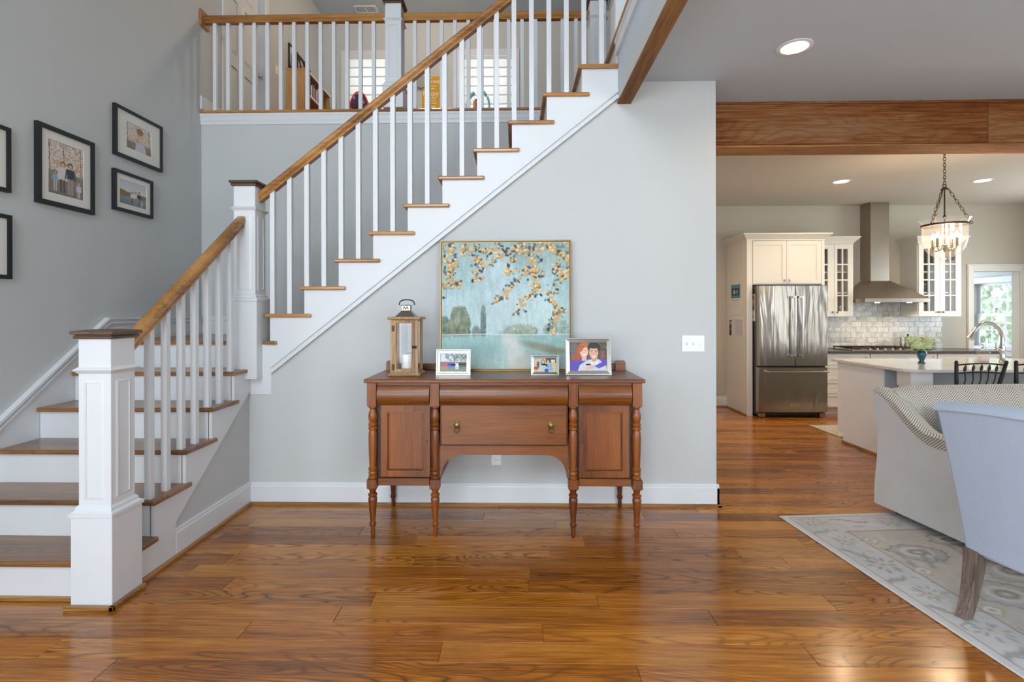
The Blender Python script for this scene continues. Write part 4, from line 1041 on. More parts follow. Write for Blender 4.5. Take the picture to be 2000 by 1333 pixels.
K = Pic(380, 500, (199, 199, 201)); r = np.random.RandomState(4)
def U(x): return x / RW
def Vv(y): return y / RLn
BI = .272                                   # inner border line
K.rect(U(BI), U(RW - BI), Vv(BI), Vv(RLn - BI), (194, 187, 176))
K.mottle(7, .035, 7); K.mottle(22, .03, 5)
GRN, GRY, TAU, RUS = (138, 148, 144), (150, 150, 150), (172, 160, 144), (138, 108, 100)
def E(x, y, rx, ry, c, al=.8, ang=0., soft=.5): K.ell(U(x), Vv(y), U(rx), Vv(ry), c, al, soft, ang)
def flower(x, y, s, cols, seed):
    q = np.random.RandomState(seed)
    for k in range(11):
        a = 2 * math.pi * k / 11 + .3 * q.rand(); d = s * (.55 + .55 * q.rand()); c = cols[q.randint(len(cols))]
        E(x + d * math.cos(a), y + d * math.sin(a) * .9, s * .30, s * .11, c, .85, a)
    for k in range(5): a = 6.28 * k / 5 + seed; E(x + .3 * s * math.cos(a), y + .3 * s * math.sin(a), s * .16, s * .12, (206, 190, 172), .9)
    E(x, y, s * .14, s * .14, RUS, .8)
def frond(x, y, L_, ang, c, seed):
    q = np.random.RandomState(seed)
    for k in range(9):
        f = k / 8 - .5; px, py = x + f * L_ * math.cos(ang), y + f * L_ * math.sin(ang) + .012 * math.sin(f * 6)
        E(px, py, .026, .010, c, .75, ang + (.5 if k % 2 else -.5))
def jag(x, y, rx, ry, k, jg, seed, n=34):
    q = np.random.RandomState(seed)
    return [(U(x + rx * k * (1 + jg * (q.rand() - .5)) * math.cos(2 * math.pi * i / n)), Vv(y + ry * k * (1 + jg * (q.rand() - .5)) * math.sin(2 * math.pi * i / n))) for i in range(n)]
def medal(x, y, rx, ry, seed):
    o = jag(x, y, rx, ry, 1, .42, seed); K.poly(o, (170, 172, 170), .85); K.line(o + [o[0]], U(.006), (118, 112, 114), .85)
    o = jag(x, y, rx, ry, .72, .15, seed + 1); K.poly(o, (184, 182, 176), .9); o = jag(x, y, rx, ry, .52, .1, seed + 2); K.line(o + [o[0]], U(.013), (214, 212, 208), .95)
    o = jag(x, y, rx, ry, .30, .35, seed + 3); K.poly(o, (170, 156, 138), .9); K.line(o + [o[0]], U(.005), (124, 100, 92), .8); E(x, y, rx * .1, ry * .1, (220, 216, 208), .9)
def dia(x, y, s):
    K.poly([(U(x - s), Vv(y)), (U(x), Vv(y - s * .8)), (U(x + s), Vv(y)), (U(x), Vv(y + s * .8))], (220, 217, 210), .95); E(x, y, s * .4, s * .3, (156, 158, 150), .9)
    K.line([(U(x - s * 1.3), Vv(y)), (U(x), Vv(y - s * 1.1)), (U(x + s * 1.3), Vv(y)), (U(x), Vv(y + s * 1.1)), (U(x - s * 1.3), Vv(y))], U(.005), (176, 146, 116), .9)
def squig(x, y, n, c, seed, st=.035):
    q = np.random.RandomState(seed); pts_ = [(U(x), Vv(y))]; a = q.rand() * 6
    for k in range(n): a += q.randn() * .9; x += st * math.cos(a); y += st * math.sin(a); pts_.append((U(x), Vv(y)))
    K.line(pts_, U(.0055), c, .85)
# border motifs
for sx_ in (0, 1):
    X_ = (lambda v: v) if sx_ == 0 else (lambda v: RW - v)
    for k in range(14):
        yv = .11 + .286 * k
        flower(X_(.160), yv, (.075, .062, .085, .068)[k % 4], [(GRN, GRY, TAU), (GRY, TAU, GRN), (GRN, GRN, (126, 136, 132))][k % 3], k + 20 * sx_)
        frond(X_(.105), yv + .155, .12, .9 if k % 2 else -.4, GRN if k % 3 else GRY, k); E(X_(.21), yv + .14, .02, .008, RUS if k % 3 == 0 else GRY, .7, .4)
        squig(X_(.12), yv + .23, 3, (140, 112, 112), k + 60, .03)
for k in range(9):
    xv = .40 + .262 * k
    for yy in (.155, RLn - .155):
        if k % 2: flower(xv, yy, .075, (TAU, GRY, (168, 140, 116)), 80 + k)
        else: frond(xv, yy - .04, .20, .25, GRN, 90 + k); E(xv, yy + .05, .05, .012, GRY, .6)
        E(xv + .12, yy + .04, .025, .012, (218, 218, 216), .9, .5)
# field motifs
for i, (x, y, a, b_) in enumerate(((.47, .56, .145, .10), (.80, .42, .13, .075), (.78, .80, .16, .12), (.52, 1.0, .15, .12), (.98, 1.15, .17, .14), (.55, 1.46, .16, .13), (1.25, .62, .18, .14), (1.3, 1.5, .2, .16), (.9, 1.75, .2, .16), (1.6, 1.0, .2, .18), (1.7, 1.9, .22, .2), (.6, 2.1, .17, .15), (1.2, 2.3, .22, .2), (2.1, 1.5, .2, .2), (2.1, .7, .2, .16))): medal(x, y, a, b_, 10 * i)
for k in range(12): dia(.318, .40 + .36 * k, .045)
for k in range(90):
    x, y = BI + .05 + r.rand() * (RW - 2 * BI - .1), BI + .04 + r.rand() * (RLn - 2 * BI - .1)
    if k % 3 == 0: frond(x, y, .14, r.rand() * 3, (GRN, GRY)[k % 2], 300 + k)
    elif k % 3 == 1: squig(min(x, RW - BI - .2), y, 4, ((136, 106, 102), (128, 126, 128), (160, 130, 100))[k % 3], 400 + k)
    else: E(x, y, .04, .018, (GRN, TAU, (208, 205, 198))[k % 3], .7, r.rand() * 3)
for k in range(22):
    yv = BI + .05 + .165 * k; squig(BI + .012, yv, 3, (150, 124, 120), 500 + k, .022)
for x0, c, w in ((.042, (158, 128, 112), .0055), (BI, (120, 98, 92), .0055)):
    K.line([(U(x0), Vv(x0)), (U(RW - x0), Vv(x0)), (U(RW - x0), Vv(RLn - x0)), (U(x0), Vv(RLn - x0)), (U(x0), Vv(x0))], U(w), c, .9)
for a in ((0, U(.036), 0, 1), (U(RW - .036), 1, 0, 1), (0, 1, 0, Vv(.036)), (0, 1, Vv(RLn - .036), 1)): K.rect(*a, (212, 213, 215))
K.a = K.a * .78 + .22 * np.array([.775, .765, .755]); K.mottle(120, .02, 6)
K.mesh('rug_pile', m_rug, rug, lambda u, v: Vector((.004 + u * (RW - .008), -.004 - v * (RLn - .008), .0118)))

# ---- sofa fabrics
def fabric(name, c0, c1, scale=500, var=0.5, bump=.25):
    t = NT(name); p = t.obj(); n = t.noise(t.vmath('MULTIPLY', p, (1, 1, .25)), scale, 2); n2 = t.noise(p, 7, 3)
    t.set(Base_Color=t.mix(t.math('ADD', t.math('MULTIPLY', n, .6), t.math('MULTIPLY', n2, .4)), lin4(c0), lin4(c1)), Roughness=.92)
    t.b.inputs['Sheen Weight'].default_value = .25; t.bump(n, bump, .003); return t.m
m_sofa = fabric('cream_chenille', '#bdbbb8', '#d6d5d2', 300)
m_blue = fabric('pale_blue_linen', '#a3b3c8', '#c0cddf', 420)
m_pillow = fabric('blue_grey_linen', '#7d8a96', '#98a5b0', 420)
m_legwood = wood('weathered_leg_wood', '#54463a', '#75655a', '#8b7a6c', 'z', 8, 9, .6, 0, rvar=.05)
t = NT('herringbone_weave'); p = t.obj(); sx = t.add('ShaderNodeSeparateXYZ'); t.put(sx.inputs[0], p)
col_w = .055
zz = t.math('ABSOLUTE', t.math('SUBTRACT', t.math('FRACT', t.math('DIVIDE', sx.outputs[0], col_w * 2)), .5))
hy = t.math('ADD', sx.outputs[2], sx.outputs[1])
s1 = t.math('FRACT', t.math('DIVIDE', t.math('ADD', hy, t.math('MULTIPLY', zz, col_w * 2.2)), .021))
band = t.ramp(s1, [(.40, (0, 0, 0)), (.5, (1, 1, 1))])
t.set(Base_Color=t.mix(band, lin4('#7d766b'), lin4('#d4cec2')), Roughness=.9); t.b.inputs['Sheen Weight'].default_value = .2
m_herr = t.m
# ---- sofa, local frame: x along its length, front towards -y
so = thing('sofa', 'cream sofa with a herringbone inner back and swooping arms', 'sofa', (2.497, 3.615, 0), math.radians(6.5), local=True)
SLn, SD = 2.25, .94
def arm_top(yv):              # height of the arm at depth yv (0 back .. -SD front)
    t = min(1, max(0, (-yv - .02) / .40)); t = t * t * (3 - 2 * t); return .845 * (1 - t) + .612 * t
ys = [0, -.03, -.07, -.12, -.17, -.22, -.27, -.32, -.38, -.45, -.55, -.7, -.85, -SD + .02, -SD]
def side_x(z, k=0.):          # hourglass outer face
    return -.015 * math.cos((z - .1) / .75 * math.pi * 2) * .9 + .012
for flip in (0, 1):
    fx = (lambda p: p) if not flip else (lambda p: Vector((SLn - p[0], p[1], p[2])))
    rows = []
    for yv in ys:
        zt = arm_top(yv); zs_ = [.055 + (zt - .012 - .055) * i / 9 for i in range(10)]
        loop = [(side_x(z), yv, z) for z in zs_] + [(.03, yv, zt - .005), (.115, yv, zt - .012), (.125, yv, .40), (.125, yv, .055)]
        rows.append(loop)
    B().loft(rows).xf(fx).build('arm', m_sofa, so, 50)
    rows = []
    for yv in ys:
        zt = arm_top(yv); d = .0
        edge = .012 + .055 * min(1, -yv / .25) * 0
        dp = .018 + .05 * min(1, -yv / .22)
        loop = [(side_x(zt - dp) - .002, yv, zt - dp), (side_x(zt - dp * .5) - .003, yv, zt - dp * .5), (.002, yv, zt + .002), (.03, yv, zt + .012), (.09, yv, zt + .010), (.122, yv, zt - .006), (.130, yv, zt - .05), (.130, yv, .36), (.118, yv, .36), (.10, yv, zt - .02)]
        rows.append(loop)
    B().loft(rows).xf(fx).build('arm_cover', m_herr, so, 60)
# back: inner face and rolled top in herringbone
rows = []
for x in [.07, .12, .2, .3] + [.3 + (SLn - .6) * i / 8 for i in range(1, 9)] + [SLn - .2, SLn - .12, SLn - .07]:
    k = min(1, max(0, min(x, SLn - x) - .04) / .2); zt = .842 + .030 * math.sin(k * math.pi / 2)
    rows.append([(x, -.21, .36), (x, -.205, .5), (x, -.17, .7), (x, -.135, zt - .04), (x, -.10, zt - .008), (x, -.05, zt), (x, -.012, zt - .012), (x, 0.0, zt - .05)])
b = B()
for rr in rows: rr.append((rr[0][0], -.03, .36))
b.loft(rows); b.build('back', m_herr, so, 60)
B().box(.06, SLn - .06, -.06, .004, .06, .80, .004).build('back_panel', m_sofa, so)
B().box(.12, SLn - .12, -SD + .03, -.05, .06, .33, .02).build('seat_base', m_sofa, so)
for i in range(2):
    x0 = .133 + i * (SLn - .266) / 2
    B().box(x0 + .003, x0 + (SLn - .266) / 2 - .003, -SD + .005, -.20, .33, .47, .04).build('seat_cushion', m_herr, so, bevel=.02)
for x in (.10, SLn - .10):
    for yv in (-.09, -SD + .08): B().lathe([(.022, 0), (.03, .06)], x, yv, .0125 if yv < -.2 else 0.012, 12).build('leg', m_black, so, 40)
pw = thing('throw_pillow', 'blue grey throw pillow in the sofa corner', 'pillow', (2.497, 3.615, 0), math.radians(6.5), local=True)
def cushion_mesh(c, w, h, d, lean_, m, parent, rz=0.):
    n = 14; rows = []
    for s_ in (1, -1):
        for j in range(n + 1): pass
    V = []; b = B()
    def pt(i, j, s_):
        u, v = 2 * i / n - 1, 2 * j / n - 1; e = (1 - u ** 4) * (1 - v ** 4); pin = 1 - .07 * (u * u + v * v - 2 * (u * v) ** 2)
        return Vector((u * w / 2 * pin, s_ * d / 2 * max(0, e) ** .55, v * h / 2 * pin))
    M = Matrix.Translation(c) @ Matrix.Rotation(rz, 4, 'Z') @ Matrix.Rotation(lean_, 4, 'X')
    for s_ in (1, -1): b.grid([[tuple(M @ pt(i, j, s_)) for i in range(n + 1)] for j in range(n + 1)])
    o = b.build('cover', m, parent, 80)
    bm = bmesh.new(); bm.from_mesh(o.data); bmesh.ops.remove_doubles(bm, verts=bm.verts, dist=1e-5); bmesh.ops.recalc_face_normals(bm, faces=bm.faces); bm.to_mesh(o.data); bm.free()
    return o
cushion_mesh((.335, -.36, .610), .34, .31, .13, -.25, m_pillow, pw, -.45)

# ---- armchair seen from behind; local x = the way it faces, back along -y
ac = thing('armchair', 'pale blue linen armchair with greyed wooden legs, seen from behind', 'armchair', (2.030, 2.372, .012), math.radians(14), local=True)
WB = .66
rows = []
nz = 12
def back_pt(v, z, side):      # v 0..1 across the back (far -> near), z height
    t = max(0.0, (z - .30) / .66); w = .62 + .10 * t
    yv = -.31 - w * (v - .5) ; bow = .055 * (1 - (2 * v - 1) ** 2)
    x = -.110 * t ** 1.25 - bow * .6 + .015
    return (x + side, yv + (.005 if v < .5 else -.005) * 0, z)
loops = []
prof_v = [i / 14 for i in range(15)]
zt = lambda v: .938 + .026 * (1 - (2 * v - 1) ** 2)
b = B(); rowsA = []
for j in range(nz + 1):
    f = j / nz; loop = []
    for v in prof_v: z = .290 + (zt(v) - .290) * f; loop.append(back_pt(v, z, 0))
    for v in reversed(prof_v): z = .290 + (zt(v) - .290) * f; loop.append(back_pt(v, z, .115 - .02 * f))
    rowsA.append(loop)
b.loft(rowsA); bk = b.build('back', m_blue, ac, 50, bevel=.014)
B().tube([Vector(back_pt(v, zt(v) - .018, -.004)) for v in prof_v], .0055, 8).build('piping', m_blue, ac, 60)
rolls = []
for v in [(-.004 + 1.008 * i / 14) for i in range(15)]:
    c = Vector(back_pt(min(1, max(0, v)), zt(min(1, max(0, v))), 0)); c.y += 0.004 if v < 0 else (-.004 if v > 1 else 0)
    rolls.append([(c.x - .004 + .098 * i / 7, c.y, c.z - .016 + .034 * math.sin(math.pi * (i + .35) / 7.7)) for i in range(8)])
B().loft([[*r_, (r_[-1][0], r_[-1][1], r_[-1][2] - .01), (r_[0][0], r_[0][1], r_[0][2] - .004)] for r_ in rolls]).build('top_roll', m_blue, ac, 70)
B().box(.02, .66, -.60, -.02, .27, .40, .02).build('seat_frame', m_blue, ac, bevel=.01)
B().box(.10, .68, -.55, -.07, .40, .50, .04).build('seat_cushion', m_blue, ac, bevel=.02)
for y0 in (-.62, -.075):
    B().prism([(.06, .30), (.66, .30), (.66, .58), (.60, .63), (.16, .66), (.05, .86), (.0, .86)], 'y', y0, y0 + .075).build('arm', m_blue, ac, bevel=.018)
for (x, yv, sgn) in ((.0, -.035, -1), (.0, -.585, -1), (.61, -.05, 1), (.61, -.57, 1)):
    rr = []
    for k in range(7):
        f = k / 6; z = .30 * (1 - f); cx_ = x + .028 + sgn * (.010 * f + .055 * f * f); hw = .031 - .009 * f
        rr.append([(cx_ - hw, yv - hw, z), (cx_ + hw, yv - hw, z), (cx_ + hw, yv + hw, z), (cx_ - hw, yv + hw, z)])
    B().loft(rr).build('leg', m_legwood, ac, 30, bevel=.003)

# ---- recessed ceiling lights
def downlight(label, x, yv, z, power, col=(1, .74, .46), r=.075):
    d = thing('recessed_light', label, 'ceiling light', (x, yv, z), group='recessed ceiling lights')
    B().lathe([(r + .028, 0), (r + .028, -.004), (r + .004, -.007), (r, -.002), (r, 0)], x, yv, z, 32, cap=False).build('trim_ring', m_plastic, d, 40)
    B().lathe([(r + .001, -.0015), (0, -.0015)], x, yv, z, 32, cap=False).build('lens', m_bulb, d)
    L = bpy.data.lights.new('downlight_beam', 'SPOT'); L.energy = power; L.color = col; L.spot_size = math.radians(150); L.spot_blend = .9; L.shadow_soft_size = r * .8
    o = bpy.data.objects.new('downlight_beam', L); COL.objects.link(o); o.location = (0, 0, -.02); o.parent = d
    return d
m_bulb = glow('warm_lamp_lens', '#fff1d8', 14.0)
downlight('recessed ceiling light over the armchair side of the living room', 1.739, 3.216, ZC, 12)
downlight('recessed kitchen light above the fridge side of the island', 3.865, 6.144, ZK, 75)
downlight('recessed kitchen light behind the pendant chain', 5.508, 6.141, ZK, 75)
downlight('recessed kitchen light near the passage wall, hidden by the stair wall', 2.22, 6.14, ZK, 75)
downlight('recessed ceiling light nearer the sofa, out of view', 3.9, 2.2, ZC, 12)
downlight('recessed ceiling light over the front windows', 1.739, .6, ZC, 12)
downlight('recessed ceiling light near the side window', 3.9, .0, ZC, 12)

# ================================================================== KITCHEN
m_dark_in = mat('cabinet_shadow_gap', '#3a3835', .8)
def shaker(b_name, x0, x1, z0, z1, y, m, parent, w=.055, t=.020):
    """framed front with a sunk panel; returns the part"""
    d = B().frame(x0, x1, z0, z1, y, y + t, w).build(b_name, m, parent)
    B().box(x0 + w - .004, x1 - w + .004, y + .008, y + t, z0 + w - .004, z1 - w + .004).build('panel', m, d)
    return d
def knob(parent, x, y, z, m=None):
    k = B().lathe([(.005, 0), (.005, .012), (.013, .016), (.014, .022), (.009, .027), (0, .028)], n=14)
    k.xf(lambda p: Vector((x + p[0], y - p[2], z + p[1]))); k.build('knob', m or m_nickel, parent, 40)
# ---- cabinet tower around the fridge
tw = thing('fridge_cabinet', 'tall white cabinet surround with two doors over the fridge', 'cabinet', (3.59, 7.2, 0))
B().box(3.08, 3.153, 6.87, YK - .001, 0, 2.34, .002).build('side_panel', m_offwhite, tw)
B().box(4.062, 4.103, 6.87, YK - .001, 0, 2.34, .002).build('side_panel', m_offwhite, tw)
B().box(3.153, 4.062, 6.892, YK - .001, 1.748, 2.34).build('upper_box', m_offwhite, tw)
for x0, x1, kx in ((3.162, 3.604, 3.575), (3.608, 4.058, 3.640)):
    d = shaker('door', x0, x1, 1.760, 2.330, 6.872, m_offwhite, tw); knob(d, kx, 6.872, 1.805)
q = B(); q.frustum((3.075, 4.108, 6.865, YK), 2.335, (3.075, 4.108, 6.865, YK), 2.352); q.frustum((3.072, 4.110, 6.862, YK), 2.352, (3.015, 4.168, 6.802, YK), 2.408); q.frustum((3.010, 4.172, 6.798, YK), 2.408, (3.010, 4.172, 6.798, YK), 2.424)
q.build('crown', m_offwhite, tw)
B().box(3.066, 3.080, 6.88, YK, 0, .02, .003).build('shoe_mould', m_shoe, tw)
# ---- papers on its side
def sheet(name, label, y0, y1, z0, z1, pic, cat):
    s_ = thing(name, label, cat, (3.078, (y0 + y1) / 2, z0))
    B().box(3.0765, 3.0795, y0, y1, z0, z1).build('backing', m_plastic, s_)
    pic.mesh('page', m_print, s_, lambda u, v: Vector((3.0760, y1 - u * (y1 - y0), z1 - v * (z1 - z0))))
    return s_
q = Pic(40, 64, (232, 230, 226)); q.rect(0, 1, 0, .46, (96, 142, 158)); q.rect(.12, .88, .13, .36, (36, 48, 62)); q.ell(.35, .25, .14, .08, (170, 190, 196)); q.ell(.65, .25, .12, .08, (120, 150, 170)); q.rect(.1, .9, .5, .53, (190, 170, 160))
for k in range(5): q.rect(.08, .92, .60 + .075 * k, .61 + .075 * k, (196, 192, 188))
sheet('wall_calendar', 'wall calendar with a teal photo page on the fridge cabinet side', 7.06, 7.36, 1.345, 1.765, q, 'calendar')
q = Pic(44, 44, (222, 218, 226)); q.rect(.10, .9, 0, .1, (240, 238, 240))
for k in range(12): q.rect(.22, .92, .16 + .068 * k, .185 + .068 * k, (158, 152, 170), .8)
for k in range(7): q.rect(.24 + .1 * k, .245 + .1 * k, .14, .95, (176, 170, 186), .8)
sheet('note_sheet', 'printed schedule sheet below the calendar', 6.965, 7.30, 1.05, 1.315, q, 'paper')
q = Pic(12, 40, (36, 40, 50)); q.rect(.2, .8, .1, .3, (180, 176, 160)); q.rect(.2, .8, .5, .62, (120, 110, 100))
sheet('bookmark_card', 'narrow dark card beside the schedule sheet', 7.345, 7.42, 1.05, 1.27, q, 'card')
# ---- fridge
fr = thing('refrigerator', 'stainless steel french door fridge with a bottom freezer', 'refrigerator', (3.61, 7.1, 0))
B().box(3.172, 4.050, 6.81, 7.50, .035, 1.735, .004).build('body', mat('fridge_side_grey', '#6f6c69', .4, .6), fr)
B().box(3.185, 4.040, 6.80, 6.83, .02, .09).build('grille', m_darkplastic, fr)
for x in (3.185, 3.96): B().box(x, x + .075, 6.735, 6.80, .008, .066, .006).build('foot', m_steel2, fr)
def slab(name, x0, x1, z0, z1):
    n = 10; pr = [(x0, 6.80), (x0, 6.742)] + [(x0 + (x1 - x0) * i / n, 6.728 - .008 * math.sin(math.pi * i / n)) for i in range(n + 1)] + [(x1, 6.742), (x1, 6.80)]
    return B().prism(pr, 'z', z0, z1).build(name, m_steel, fr, 40)
dl = slab('door', 3.174, 3.634, .682, 1.724); dr_ = slab('door', 3.643, 4.052, .682, 1.724); fz = slab('freezer_drawer', 3.166, 4.052, .078, .660)
B().box(3.18, 4.045, 6.77, 6.80, .07, 1.73).build('door_gasket', m_darkplastic, fr)
def bar(parent, pts, r=.0125):
    B().tube(pts, r, 12).build('handle', m_chrome, parent, 50)
for d, x in ((dl, 3.608), (dr_, 3.700)):
    bar(d, [(x, 6.662, .800), (x, 6.662, 1.590)])
    for z in (.815, 1.575): B().box(x - .040 if x < 3.65 else x - .052, x + .012, 6.655, 6.722, z - .010, z + .010, .004).build('handle_bracket', m_chrome, d)
bar(fz, [(3.262, 6.662, .612), (4.030, 6.662, .612)])
for x in (3.275, 4.017): B().box(x - .010, x + .010, 6.655, 6.722, .600, .624, .004).build('handle_bracket', m_chrome, fz)
bd = B().box(3.565, 3.690, 6.716, 6.722, .160, .192, .001).build('badge', m_chrome, fz)
lettering('badge_lettering', 'KitchenAid', .022, (3.6275, 6.7155, .176), mat('badge_red', '#7a4a44', .5), bd)
mg = thing('photo_magnet', 'photo strip and note held on the fridge side', 'magnet', (3.17, 6.87, 1.2))
q = Pic(20, 60, (206, 196, 180)); q.rect(.1, .9, .05, .58, (120, 110, 96)); q.ell(.5, .3, .3, .14, (206, 190, 170)); q.rect(.05, .95, .66, .95, (236, 234, 228)); q.rect(.2, .8, .75, .78, (120, 120, 120)); q.rect(.2, .8, .84, .87, (120, 120, 120))
B().box(3.168, 3.1705, 6.83, 7.0, 1.26, 1.62).build('paper_backing', m_plastic, mg)
q.mesh('paper', m_print, mg, lambda u, v: Vector((3.1675, 7.0 - u * .17, 1.62 - v * .36)))
# ---- wall cabinets with glazed doors
m_inside = mat('cabinet_interior', '#8d8c88', .6)
def glass_cabinet(label, x0, x1, doors, knobs):
    c = thing('glass_cabinet', label, 'cabinet', ((x0 + x1) / 2, 7.37, 1.315), group='glazed wall cabinets')
    y0, y1, z0, z1 = 7.222, YK - .001, 1.315, 2.333
    B().box(x0, x0 + .018, y0, y1, z0, z1).build('side_panel', m_offwhite, c); B().box(x1 - .018, x1, y0, y1, z0, z1).build('side_panel', m_offwhite, c)
    B().box(x0 + .018, x1 - .018, y0, y1, z0, z0 + .02).build('bottom_panel', m_offwhite, c); B().box(x0 + .018, x1 - .018, y0, y1, z1 - .02, z1).build('top_panel', m_offwhite, c)
    B().box(x0 + .018, x1 - .018, y1 - .012, y1, z0 + .02, z1 - .02).build('back_panel', m_inside, c)
    for z in (1.64, 1.93): B().box(x0 + .018, x1 - .018, y0 + .03, y1 - .012, z, z + .016).build('shelf', m_offwhite, c)
    q = B(); q.frustum((x0 - .004, x1 + .004, y0 - .026, y1), 2.328, (x0 - .004, x1 + .004, y0 - .026, y1), 2.345); q.frustum((x0 - .006, x1 + .006, y0 - .028, y1), 2.345, (x0 - .060, x1 + .060, y0 - .085, y1), 2.408); q.frustum((x0 - .064, x1 + .064, y0 - .09, y1), 2.408, (x0 - .064, x1 + .064, y0 - .09, y1), 2.424)
    q.build('crown', m_offwhite, c)
    for (a, b_, p0, p1, kx) in doors:
        d = B(); zz0, zz1 = 1.322, 2.324; g0, g1 = 1.392, 2.258
        d.holed('y', 7.2, 7.22, (a, b_), (zz0, zz1), [(p0 + (p1 - p0) * i / 2 + (.009 if i else 0), p0 + (p1 - p0) * (i + 1) / 2 - (0 if i else .009), g0 + (g1 - g0) * k / 4 + (.009 if k else 0), g0 + (g1 - g0) * (k + 1) / 4 - (.009 if k < 3 else 0)) for i in range(2) for k in range(4)])
        do = d.build('door', m_offwhite, c)
        for i in range(2):
            for k in range(4):
                B().box(p0 + (p1 - p0) * i / 2, p0 + (p1 - p0) * (i + 1) / 2, 7.210, 7.212, g0 + (g1 - g0) * k / 4, g0 + (g1 - g0) * (k + 1) / 4).build('pane', m_glass, do)
        knob(do, kx, 7.2, 1.378, m_brass)
    return c
glass_cabinet('white glazed wall cabinet between the fridge and the range hood', 4.112, 4.694, [(4.118, 4.430, 4.185, 4.345, 4.398), (4.434, 4.690, 4.474, 4.620, 4.466)], None)
glass_cabinet('white glazed wall cabinet on the doorway side of the range hood', 5.578, 6.172, [(5.588, 5.872, 5.655, 5.802, 5.842), (5.876, 6.166, 5.946, 6.090, 5.908)], None)
# crockery inside
def plates(label, x, z, n, r_=.10, col='#dfe2e2'):
    for k in range(n):
        o = B().lathe([(.03, 0), (r_ * .6, .002), (r_, .012), (r_, .015), (r_ * .6, .005), (0, .004)], x, 7.38, z + .016 * k, 22, cap=False).build('dinner_plate', m_plate, None, 40)
        tag(o, label, 'plate', 'plates in the glazed cabinet')
m_plate = mat('white_china', '#e4e4e0', .25)
plates('white dinner plate in the stack low in the glazed cabinet', 5.73, 1.336, 9)
def tumbler(name, label, x, z, r_, h, m, cat, grp):
    o = B().lathe([(r_ * .8, 0), (r_, .01), (r_, h), (r_ - .004, h), (r_ - .006, .012), (0, .012)], x, 7.37, z, 18, cap=False).build(name, m, None, 40)
    tag(o, label, cat, grp)
for x, z, lab in ((5.95, 1.336, 'clear glass low in the doorway side cabinet, nearer the plates'), (6.05, 1.336, 'clear glass low in the doorway side cabinet, farther from the plates'), (5.70, 1.657, 'clear glass on the middle shelf straight above the plate stack'), (5.78, 1.657, 'clear glass on the middle shelf just past the plate stack'),
                  (5.96, 1.657, 'clear glass on the middle shelf behind the cabinet door by the doorway, inner one'), (6.06, 1.657, 'clear glass on the middle shelf behind the cabinet door by the doorway, outer one'), (4.54, 1.657, 'clear glass on the middle shelf under the scroll ornament'),
                  (4.62, 1.336, 'clear glass low in the fridge side cabinet, nearer the hood'), (4.53, 1.336, 'clear glass low in the fridge side cabinet, nearer the fridge'), (4.25, 1.657, 'clear glass behind the cabinet door partly hidden by the fridge tower')):
    tumbler('drinking_glass', lab, x, z, .035, .13, m_jar, 'glass', 'glasses in the glazed cabinets')
sc = thing('scroll_ornament', 'pale scroll letter ornament in the cabinet by the fridge', 'ornament', (4.55, 7.33, 1.946))
B().tube([(4.50 + .03 * math.cos(t) * (1 - t / 14), 7.33, 1.99 + .03 * math.sin(t) * (1 - t / 14)) for t in [i * .35 for i in range(26)]], .005, 6).build('scroll', m_plate, sc, 60)
B().tube([(4.59 + .025 * math.cos(-t) * (1 - t / 14), 7.33, 1.99 + .04 * math.sin(-t) * (1 - t / 14)) for t in [i * .35 for i in range(26)]], .005, 6).build('scroll', m_plate, sc, 60)
B().box(4.48, 4.63, 7.31, 7.35, 1.946, 1.956).build('stand', m_plate, sc)
# ---- range hood
hd = thing('range_hood', 'stainless steel chimney range hood over the cooktop', 'range hood', (5.14, 7.3, 1.51))
B().box(5.012, 5.271, 7.32, YK - .001, 1.80, ZK, .001).build('chimney', m_steel2, hd)
q = B(); q.frustum((4.705, 5.572, 6.985, YK - .001), 1.563, (5.005, 5.278, 7.313, YK - .001), 1.818); q.build('canopy', m_steel2, hd)
B().box(4.705, 5.572, 6.983, YK - .001, 1.510, 1.563, .002).build('rim', m_steel2, hd)
for x in (4.93, 5.36): B().lathe([(.03, 0), (.03, -.004), (0, -.004)], x, 7.07, 1.510, 20, cap=False).build('lamp', m_bulb, hd)
for x in (5.165, 5.185, 5.235): B().box(x - .006, x + .006, 6.980, 6.984, 1.530, 1.537).build('button', glow('blue_button_led', '#5a5ae8', 1.2), hd)
L = bpy.data.lights.new('hood_lamp', 'SPOT'); L.energy = 14; L.color = (1, .82, .6); L.spot_size = math.radians(140); L.spot_blend = 1; L.shadow_soft_size = .05
for x in (4.93, 5.36):
    o = bpy.data.objects.new('hood_lamp', L); COL.objects.link(o); o.parent = hd; o.location = Vector((x, 7.2, 1.49)) - Vector((5.14, 7.3, 1.51))
# ---- marble tile backsplash
bs = struct('wall_backsplash', B().box(4.104, 6.175, YK - .010, YK, .857, 1.33), m_grout, 'marble brick tile backsplash')
B().box(4.70, 5.572, YK - .010, YK, 1.33, 1.56).build('grout_bed', m_grout, bs)
TW, TH = .152, .076; z = .859; row = 0
while z < 1.555:
    xa, xb = (4.106, 6.173) if z + TH < 1.32 else (4.698, 5.574)
    x = 4.106 - (TW / 2 if row % 2 else 0)
    while x < xb:
        a, b_ = max(x, xa), min(x + TW, xb)
        if b_ - a > .02: B().box(a + .0012, b_ - .0012, YK - .0165, YK - .009, z + .0012, min(z + TH, 1.556) - .0012, .001).build('tile', m_marble, bs)
        x += TW
    z += TH; row += 1
kp = thing('wall_outlet', 'pale outlet on the marble tile backsplash', 'outlet', (5.863, YK - .017, 1.04))
B().box(5.828, 5.898, YK - .023, YK - .0166, 1.045, 1.16, .002).build('plate', m_offwhite, kp); B().box(5.848, 5.878, YK - .0245, YK - .0225, 1.06, 1.145, .001).build('socket', m_offwhite, kp)
